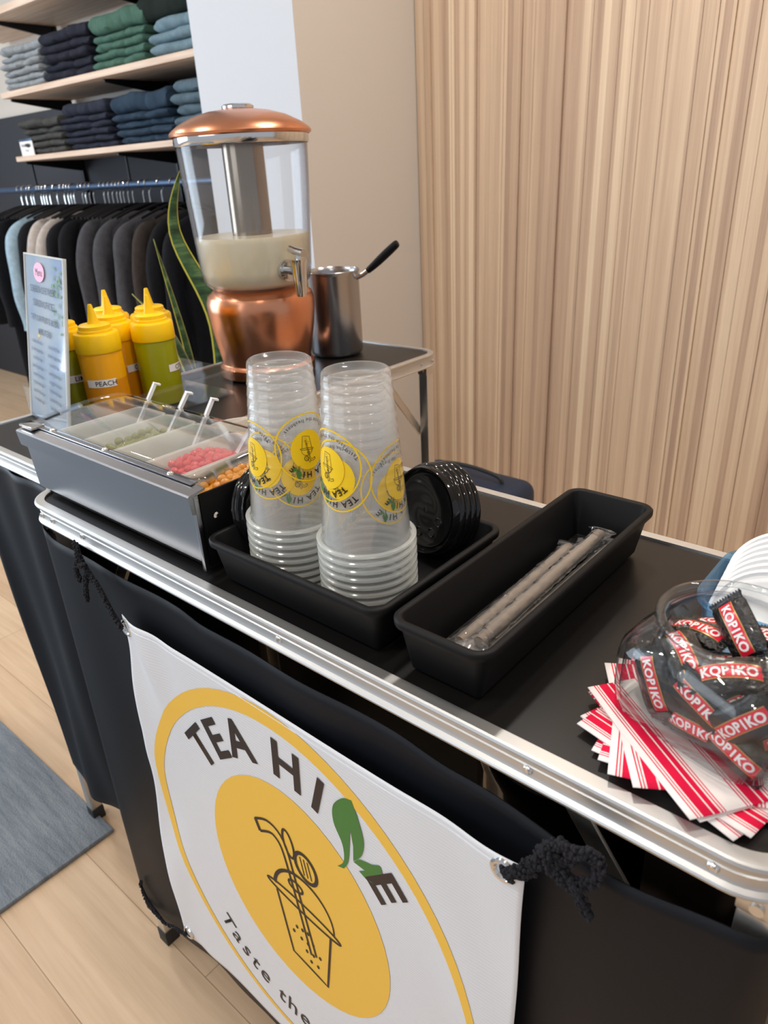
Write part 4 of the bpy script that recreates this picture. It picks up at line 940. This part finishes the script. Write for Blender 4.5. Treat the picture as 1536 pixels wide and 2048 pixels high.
# hangers and garments
hg = thing('clothes_hanger', 'x', 'hanger')
b = B(); hk = [(0, .018*math.sin(a)-0.0, .018*math.cos(a)) for a in [math.radians(q) for q in range(-100, 121, 20)]]
tube(b, smoothpath(hk+[(0, .010, -.022), (0, 0, -.040), (0, 0, -.085)], 3), .0032, 6); obj('hook', b, M['chrome'], hg)
b = B(); tube(b, smoothpath([(0, -.19, -.135), (0, -.10, -.105), (0, 0, -.085), (0, .10, -.105), (0, .19, -.135)], 6), .006, 8); obj('bar', b, M['blackmetal'], hg)
q = [-4.52, -4.46, -4.40, -4.37, -4.28, -4.25, -4.22, -4.18, -4.10, -4.02, -3.98, -3.95, -3.92, -3.83, -3.80, -3.76, -3.72, -3.62, -3.58, -3.54, -3.50, -3.47, -3.44, -3.40, -3.36, -3.27, -3.22, -3.12, -3.02, -2.92]
glist = [(-4.225, 'lightblue', 'pale blue shirt with long sleeves hanging at the left of the rod', .8, 'pale blue shirt'), (-4.118, 'black', 'black shirt hanging just right of the pale blue shirt', .9, 'black shirt beside the pale blue one'), (-4.012, 'cream', 'cream shirt, left of two, on the rod', .9, 'left cream shirt'), (-3.906, 'cream', 'cream shirt, right of two, on the rod', .9, 'right cream shirt'),
         (-3.80, 'black', 'black jacket hanging right of the cream shirts', 1, 'black jacket beside the cream shirts'), (-3.68, 'black', 'black jacket hanging left of the grey shirts', 1, 'black jacket beside the grey shirts'), (-3.50, 'charcoal', 'charcoal grey shirt on the rod, left of three', .95, 'left charcoal shirt'), (-3.34, 'charcoal', 'charcoal grey shirt on the rod, middle of three', .97, 'middle charcoal shirt'), (-3.17, 'charcoal', 'charcoal grey shirt on the rod, right of three', 1, 'right charcoal shirt'), (-3.02, 'brown', 'dark brown garment hanging behind the plant leaves', 1, 'dark brown garment'), (-2.90, 'black', 'black garment near the white column, left of two', 1, 'black garment left of the column'), (-2.78, 'black', 'black garment near the white column, right of two', 1, 'black garment next to the column'), (-4.44, 'black', 'long black coat at the left end of the rod', 1.1, 'long black coat'), (-4.60, 'black', 'black coat at the frame edge left of the long coat', 1.1, 'leftmost black coat')]
for k, x in enumerate(q):
    o = hg if k == 0 else dup(hg); o.location = (x, 2.08, 1.331); o.rotation_euler = (0, 0, random.uniform(-.05, .05))
    nxt = any(abs(g[0]-x) < .03 for g in glist)
    hcount = globals().setdefault('hcount', {})
    near = min(glist, key=lambda g: abs(g[0]-x)); hcount[near[4]] = hcount.get(near[4], 0)+1; o['label'] = 'chrome hanger, %s from the left above the %s' % (['first', 'second', 'third', 'fourth', 'fifth', 'sixth'][hcount[near[4]]-1], near[4]); o['group'] = 'hangers on the clothes rod'
def garment(x, col, label, sc_, seed):
    t = thing('hanging_shirt', label, 'clothing', (x, 2.08, 0)); rn_ = random.Random(seed); b = B(); loops = []
    zb = 1.20-.90*sc_; N = 26
    for k in range(N+1):
        z = zb+(1.215-zb)*k/N; s = (1.215-z)
        w_ = .055+.165*min(1, s/.075)**.6 if s > .0 else .05
        if s > .12: w_ = .205-.015*min(1, (s-.12)/.2)+.02*max(0, (s-.4))
        th = .020+.022*min(1, s/.12); lp = []
        for i in range(40):
            a = 2*PI*i/40; f = 1+.22*math.sin(5*a+seed+3*s)*min(1, s*2)
            lp.append((th*math.cos(a)*f, w_*math.copysign(abs(math.sin(a))**.8, math.sin(a)), z))
        loops.append(lp)
    loft(b, loops, cap0=True, cap1=True); obj('shirt_body', b, M['f_'+col], t, ang=80)
    for s_ in (-1, 1):
        b = B(); pts = smoothpath([(0, s_*.055, 1.190), (0, s_*.13, 1.165), (.0, s_*.195, 1.115), (.012, s_*.235, 1.0), (.018, s_*.25, .85), (.018, s_*.25, .72), (.012, s_*.245, .62)], 7)
        tube(b, pts, lambda q_: (.014+.038*min(1, q_/.38)-.008*q_+.0035*math.sin(q_*19+seed))*(1.25 if col == 'lightblue' else 1), 18)
        for v in b.verts: v.co.x = v.co.x*.7+.004*math.sin(v.co.y*90+seed)*min(1, (1.2-v.co.z)*4)
        obj('sleeve', b, M['f_'+col], t, ang=80)
    return t
for i, (x, c, l, s_, _n) in enumerate(glist): garment(x, c, l, s_, i*1.7)

# ------------------------------------------------------------------ snake plant
pl = thing('snake_plant', 'tall variegated snake plant with yellow edged leaves behind the bottles', 'plant', (-1.675, 1.20, 0))
b = B(); lathe(b, [(0, 0), (.085, 0), (.09, .01), (.11, .40), (.115, .42), (.105, .42), (.10, .38), (0, .375)], 36); obj('pot', b, M['blackplastic'], pl)
b = B(); lathe(b, [(0, .385), (.06, .382), (.099, .379)], 24); obj('soil', b, M['f_brown'], pl)
def leafmesh(pts, wd, twist):
    q = smoothpath(pts, 8); n = len(q); bl, be = B(), B(); rows = []
    for i, p in enumerate(q):
        t = i/(n-1); w_ = wd*(math.sin(PI*min(1, .22+t*.80))**.8) if t < .98 else wd*.04
        tg = (q[min(i+1, n-1)]-q[max(i-1, 0)]).normalized(); sd = Vector((R_.x, R_.y, 0)).normalized(); ang = twist[0]+(twist[1]-twist[0])*t
        sd = Matrix.Rotation(ang, 3, tg) @ (sd-tg*sd.dot(tg)).normalized(); nn = tg.cross(sd)
        rows.append([p+sd*w_*k+nn*(-.25*w_*(1-k*k)) for k in (-1, -.82, -.4, 0, .4, .82, 1)])
    for bm_, idx in ((bl, [(1, 2), (2, 3), (3, 4), (4, 5)]), (be, [(0, 1), (5, 6)])):
        for A_, C_ in zip(rows, rows[1:]):
            for a, c in idx: bm_.faces.new([bm_.verts.new(v) for v in (A_[a], A_[c], C_[c], C_[a])])
        bmesh.ops.remove_doubles(bm_, verts=bm_.verts[:], dist=.0001)
    return bl, be
for pts, wd, tw in [([(0, 0, .38), (.02, -.01, .66), (.01, .02, .98), (-.05, -.03, 1.22), (-.02, 0, 1.375)], .028, (.2, .9)), ([(-.03, 0, .38), (-.06, -.02, .70), (-.11, -.05, .94), (-.23, -.08, 1.06)], .020, (.9, 1.2)),
                    ([(.03, .03, .38), (.06, .03, .7), (.03, .03, .92), (.11, .07, 1.03)], .022, (1.0, 1.3)), ([(.04, 0, .38), (.06, .02, .7), (.03, .03, .9), (.005, .03, 1.03)], .026, (.1, .1)), ([(.05, .04, .38), (.09, .06, .7), (.12, .08, .95), (.10, .08, 1.12)], .026, (.8, .5)), ([(-.05, .02, .38), (-.10, 0, .66), (-.13, 0, .92), (-.17, -.02, 1.20)], .016, (.8, 1.0)), ([(.06, 0, .38), (.10, 0, .6), (.13, -.01, .78), (.12, 0, .90)], .03, (.3, .2))]:
    bl, be = leafmesh(pts, wd, tw); lf = obj('leaf', bl, M['leaf'], pl, solid=.0015, ang=80); o = obj('leaf_margin', be, M['leafedge'], lf, solid=.0018, ang=80); o['label'] = 'yellow leaf edge'

# ------------------------------------------------------------------ bag behind the counter, things under it
b = B(); box(b, -.19, .19, -.09, .09, 0, .50, .05, 5)
t = thing('shoulder_bag', 'dark navy bag standing on the floor by the slatted wood wall', 'bag', (-1.14, 1.66, 0)); obj('bag_body', b, mat('navy_nylon', hexc(30, 44, 66), .5), t)
b = B(); tube(b, smoothpath([(-.12, 0, .495), (-.10, 0, .52), (0, 0, .53), (.10, 0, .52), (.12, 0, .495)], 5), .006, 8); obj('bag_handle', b, M['rubber'], t)
t = thing('round_bin', 'tall round black bin with glassy rim under the counter', 'bin', (-.245, .545, 0))
b = B(); lathe(b, [(0, 0), (.07, 0), (.085, .01), (.098, .79), (.101, .80), (.101, .812), (.096, .812), (.094, .79), (.08, .02), (0, .015)], 48); obj('bin_body', b, M['glossblack'], t)
b = B(); lathe(b, [(0, .802), (.05, .803), (.088, .806), (.094, .808)], 48); obj('bin_lid', b, mat('dark_grey_lid', hexc(92, 98, 104), .25), t, solid=.002)
b = B(); box(b, -.045, .045, -.10, .10, 0, .84, .004); tag(obj('storage_box', b, mat('dark_brown_board', hexc(70, 58, 50), .6), loc=(-.088, .56, 0)), 'dark brown upright box under the right end of the counter', 'box')
